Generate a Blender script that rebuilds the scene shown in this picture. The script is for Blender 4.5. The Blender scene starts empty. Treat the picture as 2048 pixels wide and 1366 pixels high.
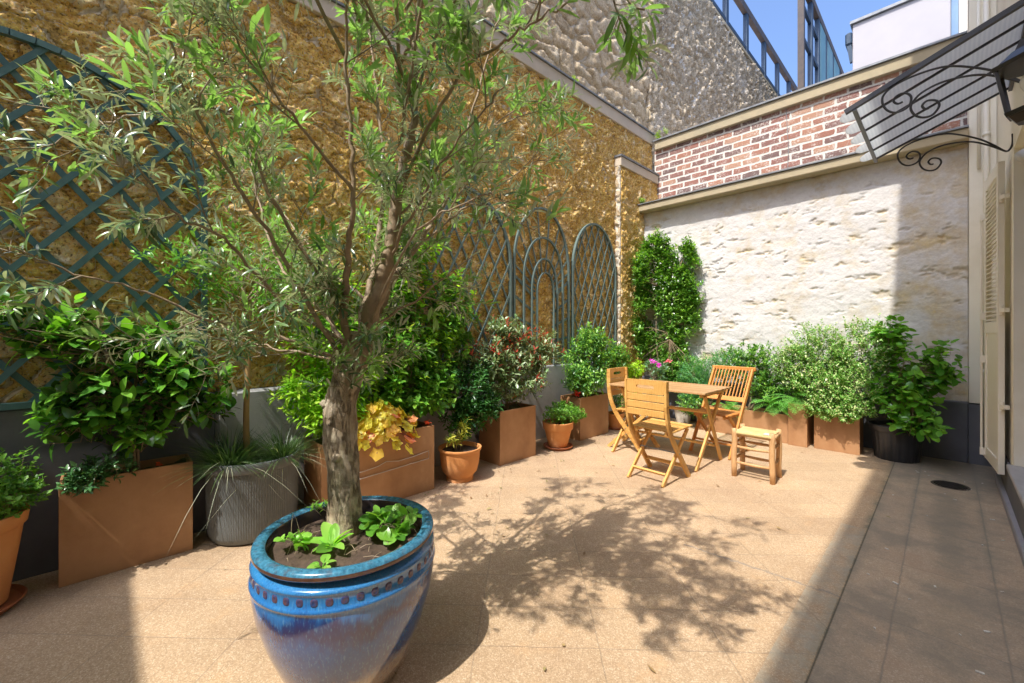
import bpy, math, random
import numpy as np
from math import radians as R, sin, cos, pi, sqrt
C = bpy.context.scene.collection
sc = bpy.context.scene

# ------------------------------------------------------------------ camera, world, sun
CAM_H = 1.30
YAW = R(46.0)
cd = bpy.data.cameras.new('camera'); cam = bpy.data.objects.new('camera', cd); C.objects.link(cam)
cam.location = (0, 0, CAM_H); cam.rotation_euler = (R(90), 0, YAW)
cd.sensor_width = 36.0; cd.lens = 840.0 / 2048 * 36.0
cd.shift_y = -(683.0 - 664.0) / 2048.0
cd.clip_start = 0.02; cd.clip_end = 2000
sc.camera = cam

SUN_EL = 59.0
world = bpy.data.worlds.new('World'); sc.world = world; world.use_nodes = True
wn = world.node_tree.nodes; wl = world.node_tree.links
bg = wn['Background']; sky = wn.new('ShaderNodeTexSky')
sky.sky_type = 'NISHITA'; sky.sun_disc = False
sky.sun_elevation = R(SUN_EL); sky.sun_rotation = R(175.5)
sky.air_density = 0.8; sky.dust_density = 3.8; sky.ozone_density = 7.0
wl.new(sky.outputs[0], bg.inputs[0]); bg.inputs[1].default_value = 0.15
sd = bpy.data.lights.new('sun', 'SUN'); sun = bpy.data.objects.new('sun', sd); C.objects.link(sun)
sd.energy = 2.05; sd.angle = R(0.53); sd.color = (1.0, 0.95, 0.86)
sun.rotation_euler = (R(90 - SUN_EL), 0, R(4.5)); sun.location = (0, -6, 12)
sc.view_settings.view_transform = 'Standard'; sc.view_settings.look = 'None'
sc.view_settings.exposure = 1.48; sc.view_settings.gamma = 1.0
sc.cycles.max_bounces = 9; sc.cycles.diffuse_bounces = 6; sc.cycles.transparent_max_bounces = 8

S0, C0 = sin(YAW), cos(YAW)
def at(px, py, d):
    """point seen at a photo pixel (2048 wide), d metres deep"""
    u = (px - 1024) / 840.0; v = -(py - 664) / 840.0
    return np.array([(-S0 + u * C0) * d, (C0 + u * S0) * d, CAM_H + v * d])

# ------------------------------------------------------------------ object helpers
WORLD = {}
def tag(o, label=None, cat=None, group=None, kind=None):
    if label: o['label'] = label
    if cat: o['category'] = cat
    if group: o['group'] = group
    if kind: o['kind'] = kind
    return o
def thing(name, loc, label, cat, group=None):
    o = bpy.data.objects.new(name, None); C.objects.link(o)
    o.location = loc; o.empty_display_size = 0.1
    WORLD[o.name] = np.array(loc, float)
    return tag(o, label, cat, group)
def link(name, me, mat, parent=None, origin=None):
    """mesh in world coordinates -> object under parent or at origin"""
    org = WORLD[parent.name] if parent is not None else np.array(origin if origin is not None else (0, 0, 0), float)
    n = len(me.vertices); co = np.empty(n * 3, np.float32); me.vertices.foreach_get('co', co)
    co = (co.reshape(-1, 3) - org).astype(np.float32); me.vertices.foreach_set('co', co.ravel()); me.update()
    o = bpy.data.objects.new(name, me); C.objects.link(o)
    if mat is not None and not me.materials: me.materials.append(mat)
    if parent is not None: o.parent = parent
    else: o.location = org
    WORLD[o.name] = org
    return o
def basis(d, up=(0, 0, 1)):
    d = np.array(d, float); d /= np.linalg.norm(d)
    up = np.array(up, float)
    if abs(np.dot(d, up) / np.linalg.norm(up)) > 0.98: up = np.array((1., 0, 0)) if abs(d[0]) < .9 else np.array((0, 1., 0))
    s = np.cross(d, up); s /= np.linalg.norm(s); t = np.cross(s, d)
    return d, s, t
class MB:
    def __init__(s): s.v = []; s.f = []; s.m = []
    def add(s, vs, fs, mi=0):
        b = len(s.v); s.v += [tuple(map(float, p)) for p in vs]; s.f += [tuple(b + i for i in f) for f in fs]; s.m += [mi] * len(fs)
        return s
    def box(s, x0, x1, y0, y1, z0, z1, mi=0, c=0.0):
        """box with an optional chamfer c"""
        if c <= 0:
            v = [(x, y, z) for x in (x0, x1) for y in (y0, y1) for z in (z0, z1)]
            f = [(0, 1, 3, 2), (4, 6, 7, 5), (0, 4, 5, 1), (2, 3, 7, 6), (0, 2, 6, 4), (1, 5, 7, 3)]
            return s.add(v, f, mi)
        mid = ((x0 + x1) / 2, (y0 + y1) / 2)
        def ring(i, z): 
            a, b, p, q = x0 + i, x1 - i, y0 + i, y1 - i; k = c
            return [(a + k, p, z), (b - k, p, z), (b, p + k, z), (b, q - k, z), (b - k, q, z), (a + k, q, z), (a, q - k, z), (a, p + k, z)]
        v = ring(c * .7, z0) + ring(0, z0 + c) + ring(0, z1 - c) + ring(c * .7, z1)
        f = [tuple(reversed(range(8))), tuple(range(24, 32))]
        for r in range(3):
            for i in range(8):
                j = (i + 1) % 8; f.append((r * 8 + i, r * 8 + j, r * 8 + 8 + j, r * 8 + 8 + i))
        return s.add(v, f, mi)
    def bar(s, p0, p1, w, h, up=(0, 0, 1), c=0.0, mi=0):
        """rectangular bar p0->p1, w across, h along up"""
        p0 = np.array(p0, float); p1 = np.array(p1, float)
        d, a, b = basis(p1 - p0, up); w /= 2; h /= 2
        if c <= 0:
            rr = [(-w, -h), (w, -h), (w, h), (-w, h)]; n = 4
        else:
            rr = [(-w + c, -h), (w - c, -h), (w, -h + c), (w, h - c), (w - c, h), (-w + c, h), (-w, h - c), (-w, -h + c)]; n = 8
        v = [p + a * x + b * y for p in (p0, p1) for x, y in rr]
        f = [tuple(range(n)), tuple(reversed(range(n, 2 * n)))] + [(i, n + i, n + (i + 1) % n, (i + 1) % n) for i in range(n)]
        return s.add(v, f, mi)
    def tube(s, pts, rad, n=8, cap=True, mi=0, wob=0, rng=None):
        pts = [np.array(p, float) for p in pts]
        if not hasattr(rad, '__len__'): rad = [rad] * len(pts)
        vs = []; a = None
        for i, p in enumerate(pts):
            d = pts[min(i + 1, len(pts) - 1)] - pts[max(i - 1, 0)]
            if np.linalg.norm(d) < 1e-9: d = np.array((0, 0, 1.))
            d /= np.linalg.norm(d)
            if a is None: _, a, _ = basis(d)
            a = a - d * np.dot(a, d); a /= max(np.linalg.norm(a), 1e-9); b = np.cross(d, a)
            for k in range(n):
                t = 2 * pi * k / n; r = rad[i]
                if wob: r *= 1 + wob * sin(3 * t + i * .7) + wob * (rng.random() - .5)
                vs.append(p + a * cos(t) * r + b * sin(t) * r)
        fs = [(i * n + k, i * n + (k + 1) % n, (i + 1) * n + (k + 1) % n, (i + 1) * n + k) for i in range(len(pts) - 1) for k in range(n)]
        if cap: fs += [tuple(reversed(range(n))), tuple(range((len(pts) - 1) * n, len(pts) * n))]
        return s.add(vs, fs, mi)
    def lathe(s, prof, cx, cy, n=48, mi=0, ripple=None):
        """prof: list of (r, z); ripple(angle, i) multiplies r"""
        vs = []
        for i, (r, z) in enumerate(prof):
            for k in range(n):
                t = 2 * pi * k / n; q = r * (ripple(t, i) if ripple else 1)
                vs.append((cx + q * cos(t), cy + q * sin(t), z))
        fs = [(i * n + k, i * n + (k + 1) % n, (i + 1) * n + (k + 1) % n, (i + 1) * n + k) for i in range(len(prof) - 1) for k in range(n)]
        return s.add(vs, fs, mi)
    def build(s, name, mat, parent=None, origin=None, smooth=False, angle=None):
        me = bpy.data.meshes.new(name); me.from_pydata(s.v, [], s.f)
        mats = mat if isinstance(mat, (list, tuple)) else [mat]
        for m in mats: me.materials.append(m)
        if len(mats) > 1: me.polygons.foreach_set('material_index', s.m)
        if smooth or angle: me.polygons.foreach_set('use_smooth', [True] * len(me.polygons))
        me.update()
        if angle: me.set_sharp_from_angle(angle=R(angle))
        return link(name, me, None, parent, origin)

# ------------------------------------------------------------------ numpy noise
def _h(ix, iy, seed):
    n = (ix.astype(np.int64) * 374761393 + iy.astype(np.int64) * 668265263 + seed * 974711) & 0x7fffffff
    n = ((n ^ (n >> 13)) * 1274126177) & 0x7fffffff
    return ((n ^ (n >> 16)) & 0xffff) / 65535.0
def vnoise(x, y, seed=0):
    ix = np.floor(x); iy = np.floor(y); fx = x - ix; fy = y - iy
    fx = fx * fx * fx * (fx * (fx * 6 - 15) + 10); fy = fy * fy * fy * (fy * (fy * 6 - 15) + 10)
    a = _h(ix, iy, seed); b = _h(ix + 1, iy, seed); c = _h(ix, iy + 1, seed); d = _h(ix + 1, iy + 1, seed)
    return (a * (1 - fx) + b * fx) * (1 - fy) + (c * (1 - fx) + d * fx) * fy
def fbm(x, y, octv=4, seed=0, gain=.5):
    s = 0; a = 1; t = 0
    for i in range(octv):
        s = s + a * vnoise(x + 17.3 * i, y - 9.1 * i, seed + i * 7); t += a; a *= gain; x = x * 2.03; y = y * 2.03
    return s / t
def voro(x, y, seed=0, jit=.85):
    """F1, F2 and a random value of the nearest cell"""
    ix = np.floor(x); iy = np.floor(y); f1 = np.full(x.shape, 9.); f2 = np.full(x.shape, 9.); idr = np.zeros(x.shape)
    for dx in (-1, 0, 1):
        for dy in (-1, 0, 1):
            cx = ix + dx; cy = iy + dy
            px = cx + .5 + jit * (_h(cx, cy, seed) - .5); py = cy + .5 + jit * (_h(cx, cy, seed + 31) - .5)
            d = np.hypot(px - x, py - y); m = d < f1
            f2 = np.where(m, f1, np.minimum(f2, d)); idr = np.where(m, _h(cx, cy, seed + 77), idr); f1 = np.where(m, d, f1)
    return f1, f2, idr

def relief(name, o, u, v, n, W, H, res, hfun, mat, parent=None, depth=.3, origin=None, topfn=None):
    """solid wall panel whose front is a real relief. o: corner, u/v/n unit axes"""
    nu = max(2, int(W / res) + 1); nv = max(2, int(H / res) + 1)
    a, b = np.meshgrid(np.linspace(0, W, nu), np.linspace(0, H, nv))
    h, tint = hfun(a, b)
    o = np.array(o, float); u = np.array(u, float); v = np.array(v, float); n = np.array(n, float)
    if topfn is not None: b = b * (topfn(a) / H)
    P = o + a[..., None] * u + b[..., None] * v + h[..., None] * n
    vs = P.reshape(-1, 3)
    idx = np.arange(nu * nv).reshape(nv, nu)
    q = np.stack([idx[:-1, :-1], idx[:-1, 1:], idx[1:, 1:], idx[1:, :-1]], -1).reshape(-1, 4)
    rim = np.concatenate([idx[0, :], idx[1:, -1], idx[-1, -2::-1], idx[-2:0:-1, 0]])
    base = len(vs); back = vs[rim] - n * depth - n * h.reshape(-1)[rim][:, None]
    m = len(rim); k = np.arange(m); k2 = (k + 1) % m
    side = np.stack([rim[k2], rim[k], base + k, base + k2], -1)
    allv = np.concatenate([vs, back]); me = bpy.data.meshes.new(name)
    nf = len(q) + m + 1
    me.vertices.add(len(allv)); me.vertices.foreach_set('co', allv.astype(np.float32).ravel())
    loops = np.concatenate([q.ravel(), side.ravel(), (base + k[::-1])]).astype(np.int32)
    me.loops.add(len(loops)); me.loops.foreach_set('vertex_index', loops)
    me.polygons.add(nf)
    st = np.concatenate([np.arange(len(q) + m) * 4, [(len(q) + m) * 4]]).astype(np.int32)
    me.polygons.foreach_set('loop_start', st)
    me.polygons.foreach_set('loop_total', np.concatenate([np.full(len(q) + m, 4), [m]]).astype(np.int32))
    me.polygons.foreach_set('use_smooth', np.concatenate([np.ones(len(q), bool), np.zeros(m + 1, bool)]))
    me.update(calc_edges=True)
    at_ = me.attributes.new('tint', 'FLOAT', 'POINT')
    at_.data.foreach_set('value', np.concatenate([tint.ravel(), np.zeros(m)]).astype(np.float32))
    me.materials.append(mat)
    return link(name, me, None, parent, origin)

# ------------------------------------------------------------------ materials
def mat_new(name):
    m = bpy.data.materials.new(name); m.use_nodes = True
    return m, m.node_tree.nodes, m.node_tree.links, m.node_tree.nodes['Principled BSDF']
def N(nt, typ, **kw):
    n = nt.new(typ)
    for k, v in kw.items():
        if k in n.inputs: n.inputs[k].default_value = v
        else: setattr(n, k, v)
    return n
def ramp(nt, stops, interp='LINEAR'):
    r = nt.new('ShaderNodeValToRGB'); e = r.color_ramp.elements; r.color_ramp.interpolation = interp
    while len(e) < len(stops): e.new(.5)
    for el, (p, c) in zip(e, stops): el.position = p; el.color = (*c, 1) if len(c) == 3 else c
    return r
def coords(nt, lk, scale=(1, 1, 1), rot=(0, 0, 0), kind='Object'):
    tc = nt.new('ShaderNodeTexCoord'); mp = nt.new('ShaderNodeMapping')
    mp.inputs['Scale'].default_value = scale; mp.inputs['Rotation'].default_value = rot
    lk.new(tc.outputs[kind], mp.inputs[0]); return mp.outputs[0]
def mixc(nt, lk, fac, a, b, mode='MIX'):
    m = nt.new('ShaderNodeMix'); m.data_type = 'RGBA'; m.blend_type = mode
    for s, val in ((m.inputs[0], fac), (m.inputs[6], a), (m.inputs[7], b)):
        if hasattr(val, 'is_output'): lk.new(val, s)
        elif isinstance(val, (tuple, list)): s.default_value = (*val, 1) if len(val) == 3 else val
        else: s.default_value = val
    return m.outputs[2]
def mth(nt, lk, op, a, b=None, c=None, clamp=False):
    m = nt.new('ShaderNodeMath'); m.operation = op; m.use_clamp = clamp
    for i, val in enumerate((a, b, c)):
        if val is None: continue
        if hasattr(val, 'is_output'): lk.new(val, m.inputs[i])
        else: m.inputs[i].default_value = val
    return m.outputs[0]
def bump(nt, lk, b, h, st=.3, dist=.01, prev=None):
    n = nt.new('ShaderNodeBump'); n.inputs['Strength'].default_value = st; n.inputs['Distance'].default_value = dist
    lk.new(h, n.inputs['Height'])
    if prev is not None: lk.new(prev, n.inputs['Normal'])
    if b is not None: lk.new(n.outputs[0], b.inputs['Normal'])
    return n.outputs[0]

def simple(name, c1, c2=None, scale=6, rough=.6, spec=.5, metal=0, bst=.15, bscale=60, stretch=(1, 1, 1), coat=0, dirt=None, detail=5):
    m, nt, lk, b = mat_new(name); v = coords(nt, lk, stretch)
    c2 = c2 or tuple(x * .8 for x in c1)
    n = N(nt, 'ShaderNodeTexNoise', Scale=scale, Detail=detail, Roughness=.6); lk.new(v, n.inputs['Vector'])
    r = ramp(nt, [(.32, c1), (.68, c2)]); lk.new(n.outputs[0], r.inputs[0]); col = r.outputs[0]
    if dirt:
        n2 = N(nt, 'ShaderNodeTexNoise', Scale=scale * .35, Detail=8, Roughness=.7); lk.new(v, n2.inputs['Vector'])
        r2 = ramp(nt, [(.52, (0, 0, 0)), (.7, (1, 1, 1))]); lk.new(n2.outputs[0], r2.inputs[0])
        col = mixc(nt, lk, mth(nt, lk, 'MULTIPLY', r2.outputs[0], .6), col, dirt)
    lk.new(col, b.inputs['Base Color'])
    b.inputs['Roughness'].default_value = rough; b.inputs['Specular IOR Level'].default_value = spec; b.inputs['Metallic'].default_value = metal
    b.inputs['Coat Weight'].default_value = coat
    if bst:
        n3 = N(nt, 'ShaderNodeTexNoise', Scale=bscale, Detail=4); lk.new(v, n3.inputs['Vector'])
        bump(nt, lk, b, n3.outputs[0], bst, .004)
    return m
def leafmat(name, cols, back=None, rough=.35, trans=.3, tcol=None, edge=None, spec=.5):
    """cols: two or three greens mixed per leaf; back: colour of the underside"""
    m, nt, lk, b = mat_new(name)
    g = nt.new('ShaderNodeNewGeometry')
    if max(cols[0]) < .35: cols = [tuple(min(.6, v * 1.5) for v in c) for c in cols]
    k = len(cols); r = ramp(nt, [(i / max(1, k - 1) * .9 + .05, c) for i, c in enumerate(cols)]); lk.new(g.outputs['Random Per Island'], r.inputs[0])
    col = r.outputs[0]
    if edge:
        v = coords(nt, lk); nn = N(nt, 'ShaderNodeTexNoise', Scale=edge[1], Detail=2); lk.new(v, nn.inputs['Vector'])
        rr = ramp(nt, [(.50, (0, 0, 0)), (.56, (1, 1, 1))]); lk.new(nn.outputs[0], rr.inputs[0]); col = mixc(nt, lk, rr.outputs[0], col, edge[0])
    if back: col = mixc(nt, lk, g.outputs['Backfacing'], col, back)
    lk.new(col, b.inputs['Base Color']); b.inputs['Roughness'].default_value = rough; b.inputs['Specular IOR Level'].default_value = spec
    tr = nt.new('ShaderNodeBsdfTranslucent')
    tc = mixc(nt, lk, 1.0, col, tcol or (1.0, 1.0, .35), 'MULTIPLY')
    hs = nt.new('ShaderNodeHueSaturation'); hs.inputs['Value'].default_value = 2.3; lk.new(tc, hs.inputs['Color']); lk.new(hs.outputs[0], tr.inputs[0])
    mx = nt.new('ShaderNodeMixShader'); mx.inputs[0].default_value = trans
    lk.new(b.outputs[0], mx.inputs[1]); lk.new(tr.outputs[0], mx.inputs[2]); lk.new(mx.outputs[0], nt['Material Output'].inputs[0])
    return m

def stone_mat(name, stops, mortar, mscale=1.0, pit=True, bst=.5, mottled=.35, limed=.5, damp=.45, speck=.55):
    """stops: ramp of stone colours; tint attribute: 0..1 per stone, negative in the joints"""
    m, nt, lk, b = mat_new(name); v = coords(nt, lk)
    t = N(nt, 'ShaderNodeAttribute', attribute_name='tint')
    n = N(nt, 'ShaderNodeTexNoise', Scale=7 * mscale, Detail=8, Roughness=.65); lk.new(v, n.inputs['Vector'])
    s = mth(nt, lk, 'ADD', mth(nt, lk, 'MULTIPLY', t.outputs['Fac'], .45), mth(nt, lk, 'MULTIPLY_ADD', n.outputs[0], 1.5, -.48))
    r = ramp(nt, stops); lk.new(s, r.inputs[0])
    n2 = N(nt, 'ShaderNodeTexNoise', Scale=38 * mscale, Detail=6, Roughness=.7); lk.new(v, n2.inputs['Vector'])
    col = mixc(nt, lk, mottled, r.outputs[0], ramp2(nt, lk, n2.outputs[0], [(.35, (.25, .2, .15)), (.5, (.5, .5, .5)), (.66, (.95, .9, .8))]), 'OVERLAY')
    sp = N(nt, 'ShaderNodeTexNoise', Scale=62 * mscale, Detail=3, Roughness=.6); lk.new(v, sp.inputs['Vector'])
    col = mixc(nt, lk, mth(nt, lk, 'MULTIPLY', ramp2(nt, lk, sp.outputs[0], [(.58, (0, 0, 0)), (.64, (1, 1, 1))]), speck), col, mortar)  # pale flecks put sunlit highlights of the stone into its colour
    col = mixc(nt, lk, mth(nt, lk, 'MULTIPLY', ramp2(nt, lk, sp.outputs[0], [(.36, (1, 1, 1)), (.43, (0, 0, 0))]), speck), col, (.11, .065, .03))
    big = N(nt, 'ShaderNodeTexNoise', Scale=1.1, Detail=9, Roughness=.68); lk.new(v, big.inputs['Vector'])
    lime = mth(nt, lk, 'MULTIPLY', ramp2(nt, lk, big.outputs[0], [(.54, (0, 0, 0)), (.66, (1, 1, 1))]), ramp2(nt, lk, n2.outputs[0], [(.42, (0, 0, 0)), (.55, (1, 1, 1))]))
    col = mixc(nt, lk, mth(nt, lk, 'MULTIPLY', lime, limed), col, mortar)
    dmp = ramp2(nt, lk, big.outputs[0], [(.30, (1, 1, 1)), (.44, (0, 0, 0))])
    col = mixc(nt, lk, mth(nt, lk, 'MULTIPLY', dmp, damp), col, (.20, .15, .08))
    mo = mth(nt, lk, 'LESS_THAN', t.outputs['Fac'], -.001)
    mfac = mth(nt, lk, 'MULTIPLY', mo, .8)
    col = mixc(nt, lk, mfac, col, mortar)
    lk.new(col, b.inputs['Base Color']); b.inputs['Roughness'].default_value = .92; b.inputs['Specular IOR Level'].default_value = .2
    vo = N(nt, 'ShaderNodeTexVoronoi', Scale=70 * mscale); lk.new(v, vo.inputs['Vector'])
    h = mth(nt, lk, 'ADD', n2.outputs[0], mth(nt, lk, 'MULTIPLY', vo.outputs[0], .5))
    bump(nt, lk, b, h, bst, .012)
    return m
def ramp2(nt, lk, fac, stops):
    r = ramp(nt, stops); lk.new(fac, r.inputs[0]); return r.outputs[0]

M = {}
M['ochre'] = stone_mat('ochre_stone', [(.05, (.26, .18, .09)), (.3, (.54, .34, .10)), (.5, (.70, .44, .11)), (.68, (.74, .52, .22)), (.9, (.74, .66, .50))], (.66, .57, .42), mottled=.5, bst=.5, limed=.75, speck=.8)
M['pale_stone'] = stone_mat('tan_stone', [(.1, (.36, .27, .16)), (.4, (.52, .40, .25)), (.7, (.62, .51, .35)), (.95, (.70, .63, .50))], (.66, .61, .52), mottled=.25)
M['grey_stone'] = stone_mat('grey_stone', [(.1, (.26, .19, .11)), (.4, (.42, .33, .21)), (.7, (.54, .45, .32)), (.95, (.70, .63, .52))], (.74, .70, .62), mottled=.4)
M['plaster_wall'] = stone_mat('lime_plaster', [(.0, (.62, .49, .27)), (.22, (.58, .50, .38)), (.52, (.63, .61, .60)), (1, (.69, .675, .665))], (.50, .46, .40), mscale=.6, mottled=.16, bst=.3, limed=.12, damp=.12, speck=.06)
M['coping'] = simple('painted_coping', (.60, .51, .40), (.53, .45, .34), 3, .8, dirt=(.42, .36, .26))
M['coping_ochre'] = simple('weathered_coping', (.46, .38, .25), (.38, .32, .21), 4, .85, dirt=(.30, .27, .19))
M['zinc'] = simple('zinc', (.16, .17, .18), (.28, .29, .30), 9, .5, metal=.4)
M['cream'] = simple('cream_render', (.86, .82, .71), (.82, .77, .65), 2, .75, dirt=(.66, .60, .47), bscale=120, bst=.08)
M['cream_wood'] = simple('cream_paint', (.84, .80, .70), (.80, .76, .66), 4, .4, bst=.03)
M['dado'] = simple('grey_dado', (.15, .155, .18), (.12, .125, .15), 5, .7, dirt=(.09, .09, .10))
M['roughcast'] = simple('grey_roughcast', (.44, .44, .45), (.36, .36, .37), 6, .85, bst=.9, bscale=140)
M['trellis'] = simple('green_paint', (.065, .155, .155), (.05, .12, .125), 14, .45, bst=.1, dirt=(.11, .19, .18))
M['trellis_pale'] = simple('grey_green_paint', (.15, .21, .195), (.11, .165, .155), 14, .5, bst=.1, dirt=(.18, .22, .2))
M['terracotta'] = simple('terracotta', (.70, .31, .10), (.60, .24, .075), 5, .75, dirt=(.72, .45, .27), bscale=90)
M['soil'] = simple('soil', (.10, .065, .045), (.055, .035, .025), 25, .95, bst=1.0, bscale=60)
M['moss'] = simple('mossy_soil', (.13, .12, .03), (.06, .05, .02), 22, .95, bst=1.0, bscale=50)
M['black_metal'] = simple('black_iron', (.020, .018, .018), (.035, .03, .028), 20, .38, bst=.05)
M['black_plastic'] = simple('black_plastic', (.022, .024, .028), (.03, .032, .037), 9, .42, bst=.08)
M['steel'] = simple('rusty_steel', (.06, .05, .05), (.10, .075, .06), 5, .7, dirt=(.17, .11, .085))
M['steel_blue'] = simple('blue_steel', (.015, .04, .085), (.03, .06, .10), 5, .6)
M['teal_panel'] = simple('teal_panel', (.14, .30, .32), (.10, .24, .27), 3, .5, dirt=(.28, .36, .33))
M['white_render'] = simple('white_render', (.46, .44, .45), (.42, .40, .42), 2, .8)
M['blue_frame'] = simple('blue_frame', (.20, .33, .50), (.17, .28, .45), 3, .5)

def bark_mat():
    m, nt, lk, b = mat_new('olive_bark'); v = coords(nt, lk, (1, 1, .22)); v1 = coords(nt, lk)
    n = N(nt, 'ShaderNodeTexNoise', Scale=42, Detail=8, Roughness=.72, Distortion=.6); lk.new(v, n.inputs['Vector'])
    p = N(nt, 'ShaderNodeTexNoise', Scale=9, Detail=6, Roughness=.65); lk.new(v1, p.inputs['Vector'])
    vo = N(nt, 'ShaderNodeTexVoronoi', Scale=26, feature='DISTANCE_TO_EDGE'); lk.new(mixv(nt, lk, v, n.outputs['Color'], .08), vo.inputs['Vector'])
    col = ramp2(nt, lk, p.outputs[0], [(.34, (.32, .23, .15)), (.48, (.48, .39, .28)), (.60, (.60, .52, .40)), (.72, (.46, .42, .33))])
    cr = ramp2(nt, lk, vo.outputs['Distance'], [(.0, (1, 1, 1)), (.07, (0, 0, 0))])
    cr = mth(nt, lk, 'MULTIPLY', cr, ramp2(nt, lk, p.outputs[0], [(.42, (1, 1, 1)), (.56, (.1, .1, .1))]))
    col = mixc(nt, lk, mth(nt, lk, 'MULTIPLY', cr, .55), col, (.12, .08, .05))
    col = mixc(nt, lk, .5, col, ramp2(nt, lk, n.outputs[0], [(.35, (.2, .17, .14)), (.5, (.5, .5, .5)), (.66, (.85, .82, .75))]), 'OVERLAY')
    lk.new(col, b.inputs['Base Color']); b.inputs['Roughness'].default_value = .85; b.inputs['Specular IOR Level'].default_value = .25
    h = mth(nt, lk, 'SUBTRACT', mth(nt, lk, 'ADD', n.outputs[0], mth(nt, lk, 'MULTIPLY', p.outputs[0], 1.4)), mth(nt, lk, 'MULTIPLY', cr, .9))
    bump(nt, lk, b, h, 1.0, .012); return m
def mixv(nt, lk, a, c, k):
    m = nt.new('ShaderNodeVectorMath'); m.operation = 'SCALE'; lk.new(c, m.inputs[0]); m.inputs['Scale'].default_value = k
    d = nt.new('ShaderNodeVectorMath'); d.operation = 'ADD'; lk.new(a, d.inputs[0]); lk.new(m.outputs[0], d.inputs[1]); return d.outputs[0]
M['bark'] = bark_mat()
M['branch'] = simple('brown_branch', (.37, .27, .17), (.24, .17, .105), 22, .7, bst=.7, bscale=60, dirt=(.42, .36, .27))
M['twig'] = simple('twig_bark', (.34, .28, .19), (.22, .17, .10), 30, .7)
M['stake'] = simple('tan_stem', (.38, .24, .10), (.28, .17, .07), 12, .7, stretch=(1, 1, .2))
M['stem_red'] = simple('red_stem', (.30, .03, .09), (.22, .03, .06), 20, .5)
M['saucer'] = simple('dark_terracotta', (.42, .15, .06), (.34, .11, .04), 5, .5)
M['white_chip'] = simple('white_chips', (.7, .68, .62), (.5, .47, .42), 30, .8)

def wood(name, c1, c2, rough=.45):
    m, nt, lk, b = mat_new(name); g = nt.new('ShaderNodeNewGeometry')
    v = coords(nt, lk, (1, 1, 1), kind='Object')
    n = N(nt, 'ShaderNodeTexNoise', Scale=9, Detail=6, Distortion=1.2); lk.new(v, n.inputs['Vector'])
    w = N(nt, 'ShaderNodeTexWave', Scale=14, Distortion=7, Detail=3); lk.new(v, w.inputs['Vector'])
    f = mth(nt, lk, 'ADD', mth(nt, lk, 'MULTIPLY', n.outputs[0], .5), mth(nt, lk, 'MULTIPLY', g.outputs['Random Per Island'], .55))
    f = mth(nt, lk, 'ADD', f, mth(nt, lk, 'MULTIPLY', w.outputs[0], .14))
    lk.new(ramp2(nt, lk, f, [(.2, c1), (.85, c2)]), b.inputs['Base Color'])
    b.inputs['Roughness'].default_value = rough; bump(nt, lk, b, w.outputs[0], .08, .002)
    return m
M['teak'] = wood('acacia_wood', (.50, .245, .055), (.74, .43, .13))
M['teak_red'] = wood('teak_wood', (.48, .17, .035), (.68, .31, .075))
M['teak_brown'] = wood('table_wood', (.36, .19, .075), (.56, .34, .16))
M['raw_wood'] = wood('raw_wood', (.42, .22, .09), (.66, .40, .19), .6)
M['straw'] = simple('woven_straw', (.72, .56, .27), (.60, .44, .19), 12, .7, bst=.5, bscale=90)

# corten-look planter
def planter_mat():
    m, nt, lk, b = mat_new('brown_planter'); v = coords(nt, lk, (2.2, 2.2, .35))
    n = N(nt, 'ShaderNodeTexNoise', Scale=4, Detail=6); lk.new(v, n.inputs['Vector'])
    v2 = coords(nt, lk); n2 = N(nt, 'ShaderNodeTexNoise', Scale=3, Detail=8, Roughness=.7); lk.new(v2, n2.inputs['Vector'])
    f = mth(nt, lk, 'ADD', mth(nt, lk, 'MULTIPLY', n.outputs[0], .32), mth(nt, lk, 'MULTIPLY', n2.outputs[0], .72))
    lk.new(ramp2(nt, lk, f, [(.3, (.27, .125, .055)), (.5, (.39, .20, .092)), (.64, (.45, .245, .12)), (.76, (.56, .37, .23))]), b.inputs['Base Color'])
    b.inputs['Roughness'].default_value = .5; bump(nt, lk, b, n2.outputs[0], .08, .01)
    return m
M['planter'] = planter_mat()

def ribbed_mat():
    m, nt, lk, b = mat_new('grey_ribbed_resin'); v = coords(nt, lk)
    n = N(nt, 'ShaderNodeTexNoise', Scale=6, Detail=8, Roughness=.7); lk.new(v, n.inputs['Vector'])
    lk.new(ramp2(nt, lk, n.outputs[0], [(.3, (.10, .11, .11)), (.7, (.16, .175, .18))]), b.inputs['Base Color'])
    b.inputs['Roughness'].default_value = .55; return m
M['ribbed'] = ribbed_mat()

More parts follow.
